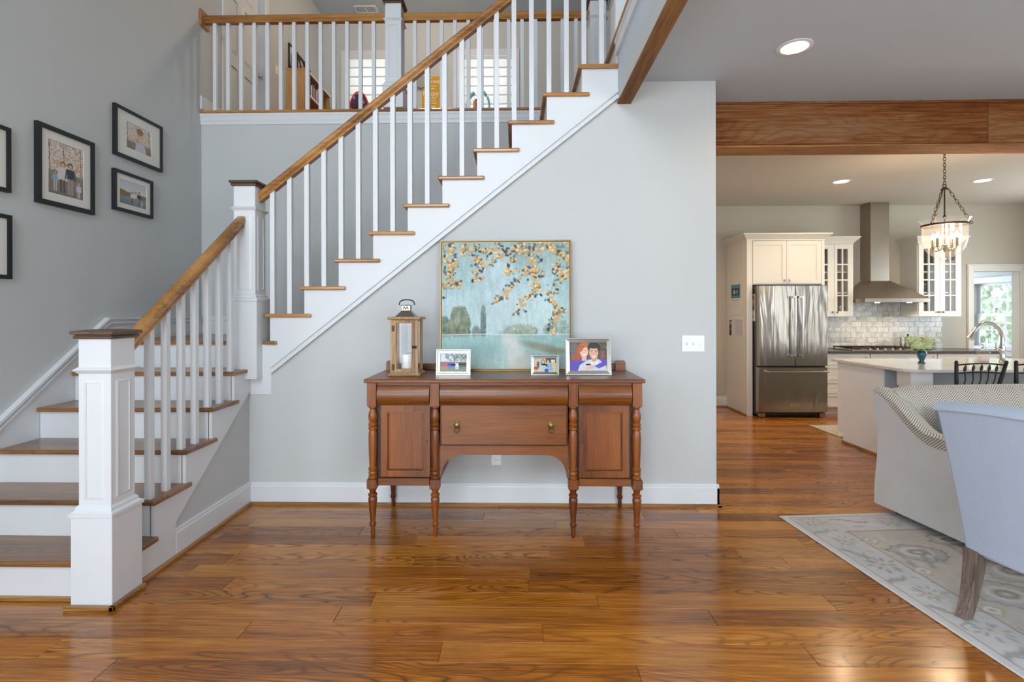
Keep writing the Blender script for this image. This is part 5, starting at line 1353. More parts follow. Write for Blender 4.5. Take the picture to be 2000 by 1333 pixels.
# ---- base cabinets and counter
def base_unit(label, x0, x1, drawers):
    c = thing('base_cabinet', label, 'cabinet', ((x0 + x1) / 2, 7.2, 0), group='white base cabinets')
    B().box(x0, x1, 6.972, YK - .001, .095, .827).build('carcass', m_offwhite, c); B().box(x0, x1, 7.03, YK - .001, 0, .095).build('toe_kick', m_offwhite, c)
    z = .822
    for h in drawers:
        d = shaker('drawer', x0 + .004, x1 - .004, z - h + .004, z, 6.952, m_offwhite, c, .045 if h > .2 else .036)
        B().tube([((x0 + x1) / 2 - .06, 6.93, z - h / 2), ((x0 + x1) / 2 + .06, 6.93, z - h / 2)], .006, 8).build('pull', m_nickel, d, 50)
        for s_ in (-.055, .055): B().tube([((x0 + x1) / 2 + s_, 6.93, z - h / 2), ((x0 + x1) / 2 + s_, 6.954, z - h / 2)], .004, 6).build('pull_post', m_nickel, d, 50)
        z -= h
base_unit('white drawer cabinet next to the fridge', 4.112, 4.748, (.16, .20, .18, .18))
base_unit('white drawer cabinet under the cooktop', 4.756, 5.636, (.16, .28, .28))
base_unit('white drawer cabinet near the sunroom doorway', 5.644, 6.48, (.16, .28, .28))
ct = thing('kitchen_counter', 'dark stone counter along the backsplash', 'countertop', (5.3, 7.2, .827))
B().box(4.108, 6.50, 6.915, YK - .0005, .8275, .857, .003).build('slab', m_darkstone, ct)
ck = thing('cooktop', 'stainless gas cooktop with bronze toned grates', 'cooktop', (4.98, 7.2, .857))
B().box(4.53, 5.43, 6.98, 7.45, .857, .868, .003).build('tray', m_steel2, ck)
for k in range(3):
    x0 = 4.55 + .295 * k; g = B()
    for yv in (7.02, 7.21, 7.41): g.box(x0, x0 + .27, yv - .006, yv + .006, .885, .900)
    for x in (x0, x0 + .09, x0 + .18, x0 + .264): g.box(x, x + .010, 7.02, 7.41, .886, .899)
    for x in (x0, x0 + .26):
        for yv in (7.02, 7.40): g.box(x, x + .012, yv, yv + .012, .868, .886)
    g.build('grate', m_bronze, ck)
    for yv in (7.11, 7.31): B().lathe([(.04, 0), (.042, .008), (.025, .014), (0, .014)], x0 + .135, yv, .868, 16, cap=False).build('burner', m_bronze, ck, 40)
for k in range(5): B().lathe([(.018, 0), (.016, .022), (0, .022)], 4.78 + .1 * k, 7.0, .868, 14, cap=False).build('control_knob', m_steel2, ck, 40)
for x, lab in ((5.478, 'steel canister nearer the cooktop'), (5.540, 'steel canister nearer the flowers')):
    c = thing('canister', lab, 'canister', (x, 7.36, .857), group='steel canisters')
    B().lathe([(.026, 0), (.028, .006), (.028, .150), (.026, .154)], x, 7.36, .857, 22).build('body', m_steel2, c, 40)
    B().lathe([(.029, .154), (.029, .166), (.02, .170), (0, .171)], x, 7.36, .857, 22, cap=False).build('lid', m_chrome, c, 40)
bt = thing('oil_bottle', 'dark green bottle behind the canisters', 'bottle', (5.605, 7.42, .857))
m_green = mat('dark_green_glass', '#1f3326', .2)
B().lathe([(.028, 0), (.030, .01), (.030, .12), (.012, .155), (.011, .19)], 5.605, 7.42, .857, 18).build('body', m_green, bt, 40); B().lathe([(.013, .19), (.013, .205)], 5.605, 7.42, .857, 14).build('cap', m_black, bt)
pl = thing('potted_plant', 'small dark leafy plant on the counter behind the fridge', 'plant', (4.20, 7.30, .857))
B().lathe([(.035, 0), (.05, .07), (.046, .07), (.04, .06), (0, .06)], 4.20, 7.30, .857, 18, cap=False).build('pot', m_darkplastic, pl, 40)
m_leafdark = mat('dark_leaf', '#2c3826', .5)
rr_ = random.Random(3)
def leaf(b, base, d, L_, w, up=Vector((0, 0, 1))):
    d = d.normalized(); s_ = d.cross(up).normalized(); n = s_.cross(d)
    pts_ = []
    for k in range(6):
        f = k / 5; ww = w * math.sin(math.pi * min(.98, f * .9 + .08)); c_ = base + d * (L_ * f) - up * (L_ * .25 * f * f)
        pts_.append([tuple(c_ - s_ * ww), tuple(c_ + n * ww * .25), tuple(c_ + s_ * ww)])
    b.grid(pts_)
for k in range(14):
    a = k * 2.4; b = B(); leaf(b, Vector((4.20, 7.30, .92)), Vector((math.cos(a), math.sin(a), .4 + 1.6 * rr_.random())), .13 + .05 * rr_.random(), .018); b.build('leaf', m_leafdark, pl, 60)
# ---- island
isl = thing('kitchen_island', 'white kitchen island with a pale stone top and support post', 'kitchen island', (4.8, 5.2, 0))
pts_ = [(4.912, 0), (5.492, 0), (5.492, .098), (5.582, .098), (5.582, .848), (4.912, .848)]
B().prism(pts_, 'x', 3.470, 3.492).build('end_panel', m_isl, isl)
B().box(3.492, 6.1, 4.914, 5.575, .10, .848).build('body', m_isl_shade, isl); B().box(3.492, 6.1, 4.914, 5.49, 0, .10).build('plinth', m_isl_shade, isl)
top = [(3.425, 5.625), (3.425, 4.66)] + [(3.425 + .13 * (1 - math.cos(t)), 4.66 - .13 * math.sin(t)) for t in [math.pi / 2 * i / 8 for i in range(1, 9)]] + [(6.2, 4.53), (6.2, 5.625)]
B().prism(top, 'z', .8485, .876).build('stone_top', m_quartz, isl, bevel=.004)
q = B().box(3.50, 3.695, 4.60, 4.77, .715, .848, .002).build('support_post', m_isl, isl)
B().box(3.515, 3.680, 4.615, 4.755, .0, .715).build('post_shaft', m_isl, q); B().frustum((3.515, 3.68, 4.615, 4.755), .69, (3.503, 3.692, 4.603, 4.767), .715).build('post_moulding', m_isl, q)
B().prism([(3.47, 0), (3.455, 0), (3.455, .018), (3.47, .022)], 'y', 4.90, 5.492).build('shoe_mould', m_shoe, isl)
mt = thing('kitchen_mat', 'pale beige runner mat between the island and the range', 'rug', (4.5, 6.0, 0))
t = NT('beige_mat_weave'); n_ = t.noise(t.pos(), 25, 4); t.set(Base_Color=t.ramp(n_, [(.35, lin4('#a39886')), (.6, lin4('#c9bfae'))]), Roughness=.95); m_mat = t.m
B().box(3.565, 5.6, 5.705, 6.29, .0005, .009, .003).build('mat_pile', m_mat, mt)
# ---- vase of hydrangeas
vz = .876
va = thing('flower_vase', 'teal glazed vase with pale green hydrangeas on the island', 'vase', (3.985, 5.1, vz))
m_teal = mat('teal_glaze', '#1f5560', .12, var=.15, vscale=30, coat=.5)
B().lathe([(.030, 0), (.032, .006), (.022, .018), (.020, .028), (.034, .060), (.043, .088), (.040, .108), (.030, .120), (.028, .130), (.036, .142), (.033, .142), (.025, .128), (.03, .118), (.036, .09), (.03, .06), (0, .03)], 3.985, 5.1, vz, 26, cap=False).build('vessel', m_teal, va, 60)
for s_ in (-1, 1): B().tube([(3.985 + s_ * .040, 5.1, vz + .10), (3.985 + s_ * .052, 5.1, vz + .112), (3.985 + s_ * .048, 5.1, vz + .13), (3.985 + s_ * .033, 5.1, vz + .132)], .004, 6).build('handle', m_teal, va, 60)
m_hyd = mat('pale_green_petal', '#bcc79a', .7, var=.22, vscale=50)
m_hydl = mat('hydrangea_leaf', '#3f5a2e', .5, var=.2, vscale=30)
for (cx_, cy_, cz_, rr0) in ((3.925, 5.08, 1.055, .062), (4.045, 5.10, 1.085, .058), (3.985, 5.05, 1.045, .055), (3.98, 5.15, 1.09, .055), (3.885, 5.12, 1.10, .045)):
    b = B(); rp = random.Random(int(cx_ * 1000))
    for k in range(110):
        v = Vector((rp.gauss(0, 1), rp.gauss(0, 1), rp.gauss(0, 1))).normalized()
        c_ = Vector((cx_, cy_, cz_)) + Vector((v.x * rr0, v.y * rr0, v.z * rr0 * .8)); s1_ = v.cross(Vector((.3, .5, .8))).normalized(); s2_ = v.cross(s1_); w = .011
        b._add([c_ + s1_ * w, c_ + s2_ * w + v * .003, c_ - s1_ * w, c_ - s2_ * w + v * .003], [(0, 1, 2, 3)])
    b.ball((cx_, cy_, cz_), (rr0 * .93, rr0 * .93, rr0 * .74), 12, 8)
    o = b.build('flower_head', m_hyd, va, None, kind='stuff')
    B().tube([(cx_, cy_, cz_ - rr0 * .5), (3.985 + (cx_ - 3.985) * .2, 5.1, vz + .12)], .004, 6).build('stem', m_hydl, va)
for k, a in enumerate((.2, 1.2, 2.6, 3.6, 4.6, 5.6)):
    b = B(); leaf(b, Vector((3.985 + .03 * math.cos(a), 5.1 + .03 * math.sin(a), vz + .14)), Vector((math.cos(a), math.sin(a), .15)), .10, .032); b.build('leaf', m_hydl, va, 60)
# ---- faucet, soap dispenser
fa = thing('kitchen_faucet', 'brushed nickel gooseneck faucet on the island', 'faucet', (4.905, 5.25, vz))
fx, fy = 4.905, 5.25
B().lathe([(.030, 0), (.032, .008), (.026, .016), (.025, .10), (.028, .108), (.024, .13), (.026, .16), (.021, .175), (.020, .20)], fx, fy, vz, 22).build('body', m_nickel, fa, 40)
arc = [(fx, fy, vz + .19)] + [(fx - .15 + .15 * math.cos(t), fy, vz + .24 + .15 * math.sin(t)) for t in [math.pi * i / 14 for i in range(0, 13)]]
B().tube(arc, .0185, 14).build('gooseneck', m_nickel, fa, 60)
e_ = Vector(arc[-1]); d_ = (Vector(arc[-1]) - Vector(arc[-2])).normalized()
B().tube([e_ - d_ * .005, e_ + d_ * .02, e_ + d_ * .06, e_ + d_ * .085], [.018, .021, .030, .034], 16).build('spray_head', m_nickel, fa, 50)
B().tube([(fx - .02, fy - .01, vz + .13), (fx - .07, fy - .015, vz + .132), (fx - .075, fy - .015, vz + .15), (fx - .075, fy - .015, vz + .20)], [.016, .014, .010, .007], 12).build('lever', m_nickel, fa, 50)
B().lathe([(.03, .112), (.034, .12), (.03, .128)], fx - .055, fy - .012, vz, 18).build('lever_collar', m_nickel, fa, 40)
sp = thing('soap_dispenser', 'clear glass soap dispenser with a chrome pump on the island', 'soap dispenser', (4.717, 5.25, vz))
B().lathe([(.042, 0), (.045, .006), (.045, .075), (.055, .088), (.05, .105), (.02, .125), (.016, .135)], 4.717, 5.25, vz, 24).build('bottle', m_jar, sp, 40)
B().lathe([(.040, .003), (.042, .006), (.042, .06), (.0, .06)], 4.717, 5.25, vz, 22, cap=False).build('soap', mat('pink_soap', '#d8cfd0', .3), sp, 40)
B().lathe([(.018, .135), (.018, .145), (.006, .148), (.006, .168), (.014, .170), (.014, .176), (0, .177)], 4.717, 5.25, vz, 16).build('pump', m_chrome, sp, 40)
B().tube([(4.717, 5.25, vz + .172), (4.69, 5.245, vz + .173), (4.685, 5.244, vz + .165)], .004, 8).build('spout', m_chrome, sp, 50)
# ---- iron counter chairs with leaf backs
def counter_chair(label, x0, slant_):
    c = thing('counter_chair', label, 'chair', (x0 + .2, 4.2, 0), group='iron counter chairs')
    zt = .987; yb = 4.20
    L0 = Vector((x0 + .012, yb, .60)); L1 = Vector((x0 + .012, yb, zt)); R0 = Vector((x0 + .29 if slant_ else x0 + .40, yb, .60)); R1 = Vector((x0 + .41, yb, zt))
    for a, b_ in ((L0, L1), (R0, R1)):
        B().tube([a, a.lerp(b_, .5), b_ - Vector((0, 0, .01)), b_], [.013, .0145, .013, .006], 10).build('back_post', m_blackmetal, c, 50)
    def rail(z, sag):
        a = L0.lerp(L1, (z - .6) / (zt - .6)); b_ = R0.lerp(R1, (z - .6) / (zt - .6))
        return [a.lerp(b_, k / 10) + Vector((0, -.012 * math.sin(math.pi * k / 10), sag * math.sin(math.pi * k / 10))) for k in range(11)]
    r1 = rail(.950, .014); r2 = rail(.885, .010); r3 = rail(.66, 0)
    for p_ in (r1, r2, r3): B().tube(p_, .006, 8).build('back_rail', m_blackmetal, c, 50)
    for k in range(5):
        u = (k + 1) / 6; i0 = u * 10; i = int(i0); f = i0 - i
        a = r1[i].lerp(r1[i + 1], f); m_ = r2[i].lerp(r2[i + 1], f); b_ = r3[i].lerp(r3[i + 1], f)
        B().tube([m_, m_.lerp(b_, .25) + Vector((.008, 0, 0)), m_.lerp(b_, .6) - Vector((.010, 0, 0)), b_], .0045, 7).build('stem', m_blackmetal, c, 60)
        lf = B(); cc = m_.lerp(a, .45); n = 8
        pr = [(max(0.0, math.sin(math.pi * j / n)) ** .8 * .015 * (1.2 - .5 * j / n), -.027 + .062 * j / n) for j in range(n + 1)]
        lf.lathe([(max(.0006, r_), h) for r_, h in pr], 0, 0, 0, 10); lf.xf(lambda p, cc=cc: Vector((cc.x + p[0] + p[2] * .18, cc.y + p[1] * .35, cc.z + p[2])))
        lf.build('iron_leaf', m_blackmetal, c, 40)
    B().box(x0, x0 + .40, yb + .0, yb + .40, .575, .62, .02).build('seat', m_blackmetal, c)
    for x in (x0 + .02, x0 + .38):
        for yv in (yb + .02, yb + .38): B().tube([(x, yv, .58), (x + (-.02 if x < x0 + .2 else .02), yv + (-.02 if yv < yb + .2 else .02), 0)], .013, 10).build('leg', m_blackmetal, c, 50)
    for yv in (yb + .01, yb + .39): B().tube([(x0 + .01, yv, .2), (x0 + .39, yv, .2)], .009, 8).build('stretcher', m_blackmetal, c, 50)
counter_chair('black iron leaf back chair at the island, wholly in view behind the sofa', 3.545, True)
counter_chair('black iron leaf back chair at the island, cut off by the picture edge', 4.018, False)
# ---- bell jar pendant
pd = thing('pendant_light', 'bell jar glass pendant with chains over the island', 'pendant light', (4.292, 5.2, ZK))
PXc, PYc = 4.292, 5.2
prof = [(.205, 2.300), (.196, 2.285), (.186, 2.262), (.182, 2.235), (.182, 2.14), (.178, 2.08), (.162, 2.02), (.130, 1.968), (.085, 1.935), (.045, 1.922), (.036, 1.912), (.046, 1.902), (.03, 1.895), (0.001, 1.893)]
B().lathe(prof, PXc, PYc, 0, 36, cap=False).build('bell_jar', m_jar, pd, 60)
B().lathe([(.207, 2.300), (.2085, 2.303), (.205, 2.305), (.203, 2.301)], PXc, PYc, 0, 36, close=True).build('glass_lip', m_jar, pd, 60)
B().lathe([(.1845, 2.238), (.190, 2.238), (.190, 2.256), (.1845, 2.256)], PXc, PYc, 0, 36, close=True).build('band', m_bronze, pd, 40)
def chain(p0, p1, n, r_=.012, w=.0028):
    b = B(); p0, p1 = Vector(p0), Vector(p1); d = (p1 - p0).normalized(); a = d.cross(Vector((.2, .9, .1))).normalized(); c_ = a.cross(d); L_ = (p1 - p0).length / n
    for k in range(n):
        cc = p0 + d * (L_ * (k + .5)); s_ = a if k % 2 else c_
        b.tube([cc + d * (L_ * .62 * math.cos(t)) + s_ * (r_ * math.sin(t)) for t in [2 * math.pi * i / 12 for i in range(12)]], w, 5, True)
    return b
chain((PXc, PYc, ZK + .085), (PXc, PYc, 2.650), 12).build('main_chain', m_bronze, pd, 60, kind='stuff')
B().tube([(PXc + .018 * math.cos(t), PYc, 2.640 + .018 * math.sin(t)) for t in [2 * math.pi * i / 14 for i in range(14)]], .004, 6, True).build('top_loop', m_bronze, pd, 60)
B().lathe([(.055, 0), (.06, -.01), (.02, -.03), (.008, -.035)], PXc, PYc, ZK + .0957, 20).build('ceiling_canopy', m_bronze, pd, 40)
B().lathe([(.008, .0), (.03, -.018), (.034, -.028), (.008, -.034)], PXc, PYc, 2.630, 18).build('hub', m_bronze, pd, 40)
for k, a in enumerate((math.radians(200), math.radians(320), math.radians(80))):
    ca, sa = math.cos(a), math.sin(a)
    chain((PXc + .03 * ca, PYc + .03 * sa, 2.605), (PXc + .192 * ca, PYc + .192 * sa, 2.262), 9, .011, .0026).build('side_chain', m_bronze, pd, 60, kind='stuff')
    B().tube([(PXc + .19 * ca, PYc + .19 * sa, 2.24), (PXc + .207 * ca, PYc + .207 * sa, 2.245), (PXc + .203 * ca, PYc + .203 * sa, 2.265), (PXc + .19 * ca, PYc + .19 * sa, 2.262)], .0035, 6).build('hook', m_bronze, pd, 60)
B().tube([(PXc, PYc, 2.61), (PXc, PYc, 1.99)], .0065, 10).build('stem', m_bronze, pd, 50)
B().lathe([(.006, .02), (.014, .008), (.016, 0), (.012, -.012), (.006, -.018)], PXc, PYc, 2.33, 14).build('stem_finial', m_bronze, pd, 40)
B().lathe([(.008, .04), (.022, .03), (.022, -.01), (.010, -.02), (.004, -.045)], PXc, PYc, 2.02, 16).build('arm_hub', m_bronze, pd, 40)
m_fil = glow('candle_bulb', '#ffe9c4', 60.0)
for k in range(4):
    a = math.radians(20 + 90 * k); ca, sa = math.cos(a), math.sin(a)
    B().tube([(PXc + r_ * ca, PYc + r_ * sa, z_) for r_, z_ in ((.02, 2.03), (.045, 2.00), (.075, 1.992), (.098, 2.005), (.105, 2.03))], .0045, 8).build('arm', m_bronze, pd, 60)
    cb = B().lathe([(.016, 0), (.018, .006), (.0115, .010), (.0115, .085)], PXc + .105 * ca, PYc + .105 * sa, 2.028, 14).build('candle_sleeve', m_bronze, pd, 40)
    B().lathe([(.008, 0), (.016, .018), (.013, .036), (.006, .055), (.001, .066)], PXc + .105 * ca, PYc + .105 * sa, 2.113, 12).build('bulb', m_fil, cb, 50)
L = bpy.data.lights.new('pendant_glow', 'POINT'); L.energy = 20; L.color = (1, .74, .46); L.shadow_soft_size = .08
o = bpy.data.objects.new('pendant_glow', L); COL.objects.link(o); o.parent = pd; o.location = Vector((PXc, PYc, 2.16)) - Vector((PXc, PYc, ZK))
pd.location = (4.043, 4.90, 2.840); pd.scale = (.942, .942, .942)
# ---- garden outside the sunroom window
m_leafout = mat('garden_leaf', '#d2dec6', .6, var=.4, vscale=3)
ru = np.random.RandomState(12); N = 9000
c_ = np.stack([10.6 + 1.4 * ru.rand(N), 8.5 + 6.5 * ru.rand(N), -.3 + 4.0 * ru.rand(N)], 1)
d_ = ru.randn(N, 3) * .06; e_ = ru.randn(N, 3) * .06
V = np.stack([c_ - d_, c_ + e_, c_ + d_, c_ - e_], 1).reshape(-1, 3)
me = bpy.data.meshes.new('garden_foliage'); me.from_pydata(V.tolist(), [], [(4 * i, 4 * i + 1, 4 * i + 2, 4 * i + 3) for i in range(N)]); me.materials.append(m_leafout)
o = bpy.data.objects.new('garden_foliage', me); COL.objects.link(o); o['kind'] = 'stuff'; o['label'] = 'bright garden foliage outside the sunroom window'; o['category'] = 'foliage'
struct('ground_outside', B().box(8.3, 40, -20, 40, -.5, -.3), mat('lawn', '#7f9a62', .9, var=.2), 'lawn outside the sunroom')

# ================================================================== UPSTAIRS HALL
# folded roman shades
t = NT('white_shade_cloth'); t.set(Base_Color=lin4('#f2f1ec'), Roughness=.9)
tl_ = t.add('ShaderNodeBsdfTranslucent'); tl_.inputs[0].default_value = lin4('#f4f2ea'); mx = t.add('ShaderNodeMixShader'); mx.inputs[0].default_value = .26
t.l.new(t.b.outputs[0], mx.inputs[1]); t.l.new(tl_.outputs[0], mx.inputs[2]); t.l.new(mx.outputs[0], t.n['Material Output'].inputs[0]); m_shade = t.m
def shade(label, x0, x1, ztop, zbot):
    s_ = thing('roman_shade', label, 'window shade', ((x0 + x1) / 2, YU - .03, zbot), group='roman shades')
    B().box(x0, x1, YU - .045, YU + .01, ztop - .005, ztop + .03).build('head_rail', m_white, s_)
    z = ztop; h = .142
    while z - h > zbot:
        b = B(); b.grid([[(x, YU - .018 - .018 * (1 - f) * f * 2 - .012 * f, z - h * f - (.012 if f == 1 else 0)) for f in (0, .3, .6, .9, 1)] for x in (x0, x1)])
        fo = b.build('fold', m_shade, s_, 60); B().box(x0, x1, YU - .040, YU - .032, z - h - .012, z - h + .006).build('fold_hem', m_white, fo); z -= h
shade('white roman shade nearer the bookcase', -2.615, -1.875, 5.365, 4.05)
shade('white roman shade behind the toy', -.785, -.045, 5.345, 4.05)
b = thing('shade_cord', 'thin white pull cord beside the shade behind the toy', 'cord', (-.0, YU - .03, 4.5))
B().tube([(.005, YU - .03, 5.3), (.004, YU - .03, 4.85), (.018, YU - .03, 4.7), (.004, YU - .03, 4.55), (.006, YU - .03, 4.3)], .006, 6).build('cord_line', m_plastic, b, 60)
# bookcase against the side wall, its side panel towards the stairs
m_pine2 = wood('honey_pine', '#9a6c3c', '#b88650', '#c99a62', 'z', 6, 9, .5, 0, rvar=.05)
m_shelfedge = mat('white_shelf_edge', '#e8e6e0', .5)
bc = thing('bookcase', 'honey pine bookcase with white shelf edges on the balcony hall', 'bookcase', (XL + .13, 7.2, ZF2))
bx0, bx1, by0, by1, bz = XL + .003, XL + .262, 6.76, 7.66, 4.625
B().box(bx0, bx1, by0, by0 + .02, ZF2, bz).build('side_panel', m_pine2, bc); B().box(bx0, bx1, by1 - .02, by1, ZF2, bz).build('side_panel', m_pine2, bc)
B().box(bx0, bx1 + .004, by0 - .004, by1 + .004, bz, bz + .022).build('top', m_pine2, bc); B().box(bx1 + .004, bx1 + .012, by0 - .004, by1 + .004, bz - .002, bz + .024).build('shelf_edge', m_shelfedge, bc)
B().box(bx0, bx0 + .01, by0 + .02, by1 - .02, ZF2, bz).build('back_panel', m_pine2, bc)
SHZ = [ZF2 + .05, ZF2 + .37, ZF2 + .69, ZF2 + .98]
for z in SHZ:
    sh = B().box(bx0 + .01, bx1 - .004, by0 + .02, by1 - .02, z, z + .02).build('shelf', m_pine2, bc); B().box(bx1 - .004, bx1 + .006, by0 + .02, by1 - .02, z - .004, z + .024).build('shelf_edge', m_shelfedge, sh)
rb = random.Random(5); cols_ = ['#c4485a', '#e0d6d0', '#3c5aa0', '#d8a0a8', '#2f4a46', '#e8e4da', '#b03040', '#5c86b4', '#d4b060', '#403a50']
mb = [mat('book_cover_' + w_, c_, .6) for w_, c_ in zip(('rose', 'cream', 'blue', 'pink', 'green', 'ivory', 'red', 'sky', 'gold', 'plum'), cols_)]
names_ = ['rose red', 'cream', 'royal blue', 'pale pink', 'dark green', 'ivory', 'crimson', 'sky blue', 'gold', 'plum']
yv = by0 + .03; k = 0
while yv < by1 - .06 and k < 18:
    w = .02 + .022 * rb.random(); h = .16 + .08 * rb.random(); ci = k % 10
    bk_ = thing('book', '%s covered book %s on the upper bookcase shelf' % (names_[ci], 'close to the pine side panel' if k < 10 else 'toward the shaded window'), 'book', (bx1 - .1, yv, SHZ[3] + .02), group='books on the bookcase')
    B().box(bx1 - .17, bx1 - .012, yv, yv + w, SHZ[3] + .02, SHZ[3] + .02 + h, .002).build('cover', mb[ci], bk_)
    B().box(bx1 - .172, bx1 - .02, yv + .003, yv + w - .003, SHZ[3] + .024, SHZ[3] + .016 + h).build('pages', m_matboard, bk_)
    yv += w + .002; k += 1
def desk_frame(label, yv, w, h, pic):
    f = thing('framed_photo', label, 'photo frame', (bx0 + .12, yv, bz + .022), group='frames on the bookcase')
    T = lambda p: Vector((bx1 - .07 - p[1] - (p[2] - bz - .022) * .25, yv + p[0], p[2]))
    B().frame(-w / 2, w / 2, bz + .024, bz + .024 + h, 0, .014, .014).xf(T).build('moulding', m_black, f)
    B().box(-w / 2 + .004, w / 2 - .004, .010, .014, bz + .028, bz + .02 + h).xf(T).build('backing', m_black, f)
    pic.mesh('photo', m_print, f, lambda u, v: T(Vector((-w / 2 + .014 + u * (w - .028), .009, bz + .01 + h - v * (h - .028)))))
    B().prism([(0, 0), (.09, 0), (.02, h * .6), (.012, h * .6)], 'x', -.01, .01).xf(lambda p: T(Vector((p[0], p[1] + .0, bz + .024 + p[2] * .98)))).build('easel_strut', m_black, f)
q = Pic(30, 36, (50, 40, 44)); q.ell(.5, .55, .25, .3, (214, 160, 130)); desk_frame('black desk frame with a dark portrait on the bookcase top', 6.90, .18, .22, q)
q = Pic(30, 36, (190, 196, 204)); q.ell(.5, .6, .3, .3, (230, 226, 222)); desk_frame('black desk frame with a pale photo farther along the bookcase top', 7.12, .18, .22, q)
f = thing('hanging_frame', 'thin dark frame hung above the bookcase', 'picture frame', (XL, 6.95, 4.72))
q_ = Pic(20, 24, (216, 214, 210)); q_.ell(.5, .5, .3, .25, (150, 140, 130))
B().frame(6.82, 7.10, 4.70, 5.02, 0, .02, .018).xf(lambda p: Vector((XL + .02 - p[1], p[0], p[2]))).build('moulding', m_black, f)
q_.mesh('print', m_print, f, lambda u, v: Vector((XL + .008, 6.838 + u * .244, 5.002 - v * .284)))
# desk under the windows (its top is below the balcony edge from here)
dk = thing('long_desk', 'white desk under the upstairs windows', 'desk', (-1.2, 7.7, ZF2))
B().box(-2.6, .0, 7.42, YU - .05, 4.03, 4.06, .004).build('top', m_white, dk)
for x in (-2.55, -.09):
    for yv in (7.45, 7.88): B().box(x, x + .05, yv, yv + .05, ZF2, 4.03).build('leg', m_white, dk)
DZ = 4.06
bp = thing('school_backpack', 'colourful backpack with red piping in front of the upstairs window', 'backpack', (-2.31, 7.62, DZ))
t = NT('bright_patch_print'); vo = t.add('ShaderNodeTexVoronoi'); vo.inputs['Scale'].default_value = 16; t.put(vo.inputs['Vector'], t.pos())
hs = t.add('ShaderNodeSeparateColor'); t.put(hs.inputs[0], vo.outputs['Color'])
t.set(Base_Color=t.ramp(hs.outputs[0], [(.0, lin4('#3a2a4a')), (.3, lin4('#5a2430')), (.5, lin4('#2c4a8c')), (.7, lin4('#4a2038')), (.88, lin4('#d8c060')), (.95, lin4('#d4d0c8'))]), Roughness=.8); m_patch = t.m
def dome(cx, cy, z0, w, d, h, n=12):
    rows_ = []
    for dy in (-d / 2, -d / 2 * .6, d / 2 * .6, d / 2):
        s_ = .88 if abs(dy) > d * .4 else 1.0
        rows_.append([(cx + w / 2 * s_, cy + dy, z0)] + [(cx + w / 2 * s_ * math.cos(t_) * (1 if True else 1), cy + dy, z0 + h * (.45 + .55 * s_ * math.sin(t_))) for t_ in [math.pi * i / n for i in range(n + 1)]] + [(cx - w / 2 * s_, cy + dy, z0)])
    return rows_
B().loft(dome(-2.31, 7.62, DZ, .30, .16, .60)).build('body', m_patch, bp, 50)
rw = dome(-2.31, 7.55, DZ, .30, .02, .60)
B().tube([Vector(p) for p in rw[1]], .012, 8).build('piping', mat('red_piping', '#d8402c', .6), bp, 60)
B().loft(dome(-2.31, 7.53, DZ, .20, .05, .42)).build('front_pocket', mat('plum_cloth', '#4c1f30', .8, var=.3, vscale=20), bp, 50)
B().tube([(-2.34, 7.64, DZ + .58), (-2.33, 7.64, DZ + .64), (-2.29, 7.64, DZ + .64), (-2.28, 7.64, DZ + .58)], .007, 6).build('grab_loop', mat('blue_webbing', '#2c3a6c', .8), bp, 60)
# yellow lettered sign and round fan beside it
sg = thing('word_sign', 'yellow lettered canvas sign on the upstairs wall', 'sign', (-1.3, YU - .03, 4.4))
m_yel = mat('mustard_canvas', '#d09a20', .7, var=.06, vscale=8); m_cream = mat('cream_lettering', '#f2ecd6', .7)
sx0, sx1, sz0, sz1 = -1.452, -1.170, 4.36, 5.075
B().box(sx0, sx1, YU - .035, YU - .002, sz0, sz1, .003).build('canvas', m_yel, sg)
sxm = (sx0 + sx1) / 2
for body, size, z in (('SUNSHINE', .062, 4.985), ('happy', .105, 4.805), ('You', .09, 4.60)):
    lettering('lettering', body, size, (sxm, YU - .0362, z), m_cream, sg)
for z, w in ((5.045, .05), (4.925, .20), (4.885, .14), (4.735, .2), (4.695, .16), (4.655, .2)):
    for k in range(5):
        a = sxm - w / 2 + w * k / 5; B().box(a, a + w / 5 * .7, YU - .0365, YU - .0352, z - .007, z + .007).build('small_word', m_cream, sg)
rm = thing('round_mirror', 'round grey mirror hung beside the yellow sign', 'mirror', (-1.40, YU - .06, 4.84))
B().lathe([(0, 0), (.098, 0), (.1, .006), (.096, .012), (0, .012)], n=32, cap=False).xf(lambda p: Vector((-1.462 + p[0], YU - .045 - p[2], 4.985 + p[1]))).build('disc', mat('grey_glass_disc', '#9c9a98', .3, var=.05), rm, 40)
# toy with curved blue rails
ty = thing('toy_ride', 'blue curved rail toy standing before the shaded window', 'toy', (-.56, 7.6, DZ))
m_tb = mat('aqua_plastic', '#5fb4cc', .4); m_tdk = mat('toy_blue', '#3a52a8', .4); m_tor = mat('toy_orange', '#d08028', .5)
def strip(pts_, w=.028, t_=.010):
    rows_ = []
    for i, p in enumerate(pts_):
        a = Vector(pts_[max(i - 1, 0)]); b_ = Vector(pts_[min(i + 1, len(pts_) - 1)]); d = (b_ - a).normalized(); n = Vector((-d.z, 0, d.x)); p = Vector(p)
        rows_.append([tuple(p + n * w / 2 - Vector((0, .04, 0))), tuple(p + n * w / 2 + Vector((0, .04, 0))), tuple(p - n * w / 2 + Vector((0, .04, 0))), tuple(p - n * w / 2 - Vector((0, .04, 0)))])
    return B().loft(rows_)
strip([(-.695, 7.6, 4.53), (-.67, 7.6, 4.585), (-.635, 7.6, 4.625), (-.60, 7.6, 4.645)]).build('curved_rail', m_tb, ty, 50)
strip([(-.55, 7.6, 4.672), (-.50, 7.6, 4.668), (-.45, 7.6, 4.645), (-.425, 7.6, 4.61)]).build('curved_rail', m_tb, ty, 50)
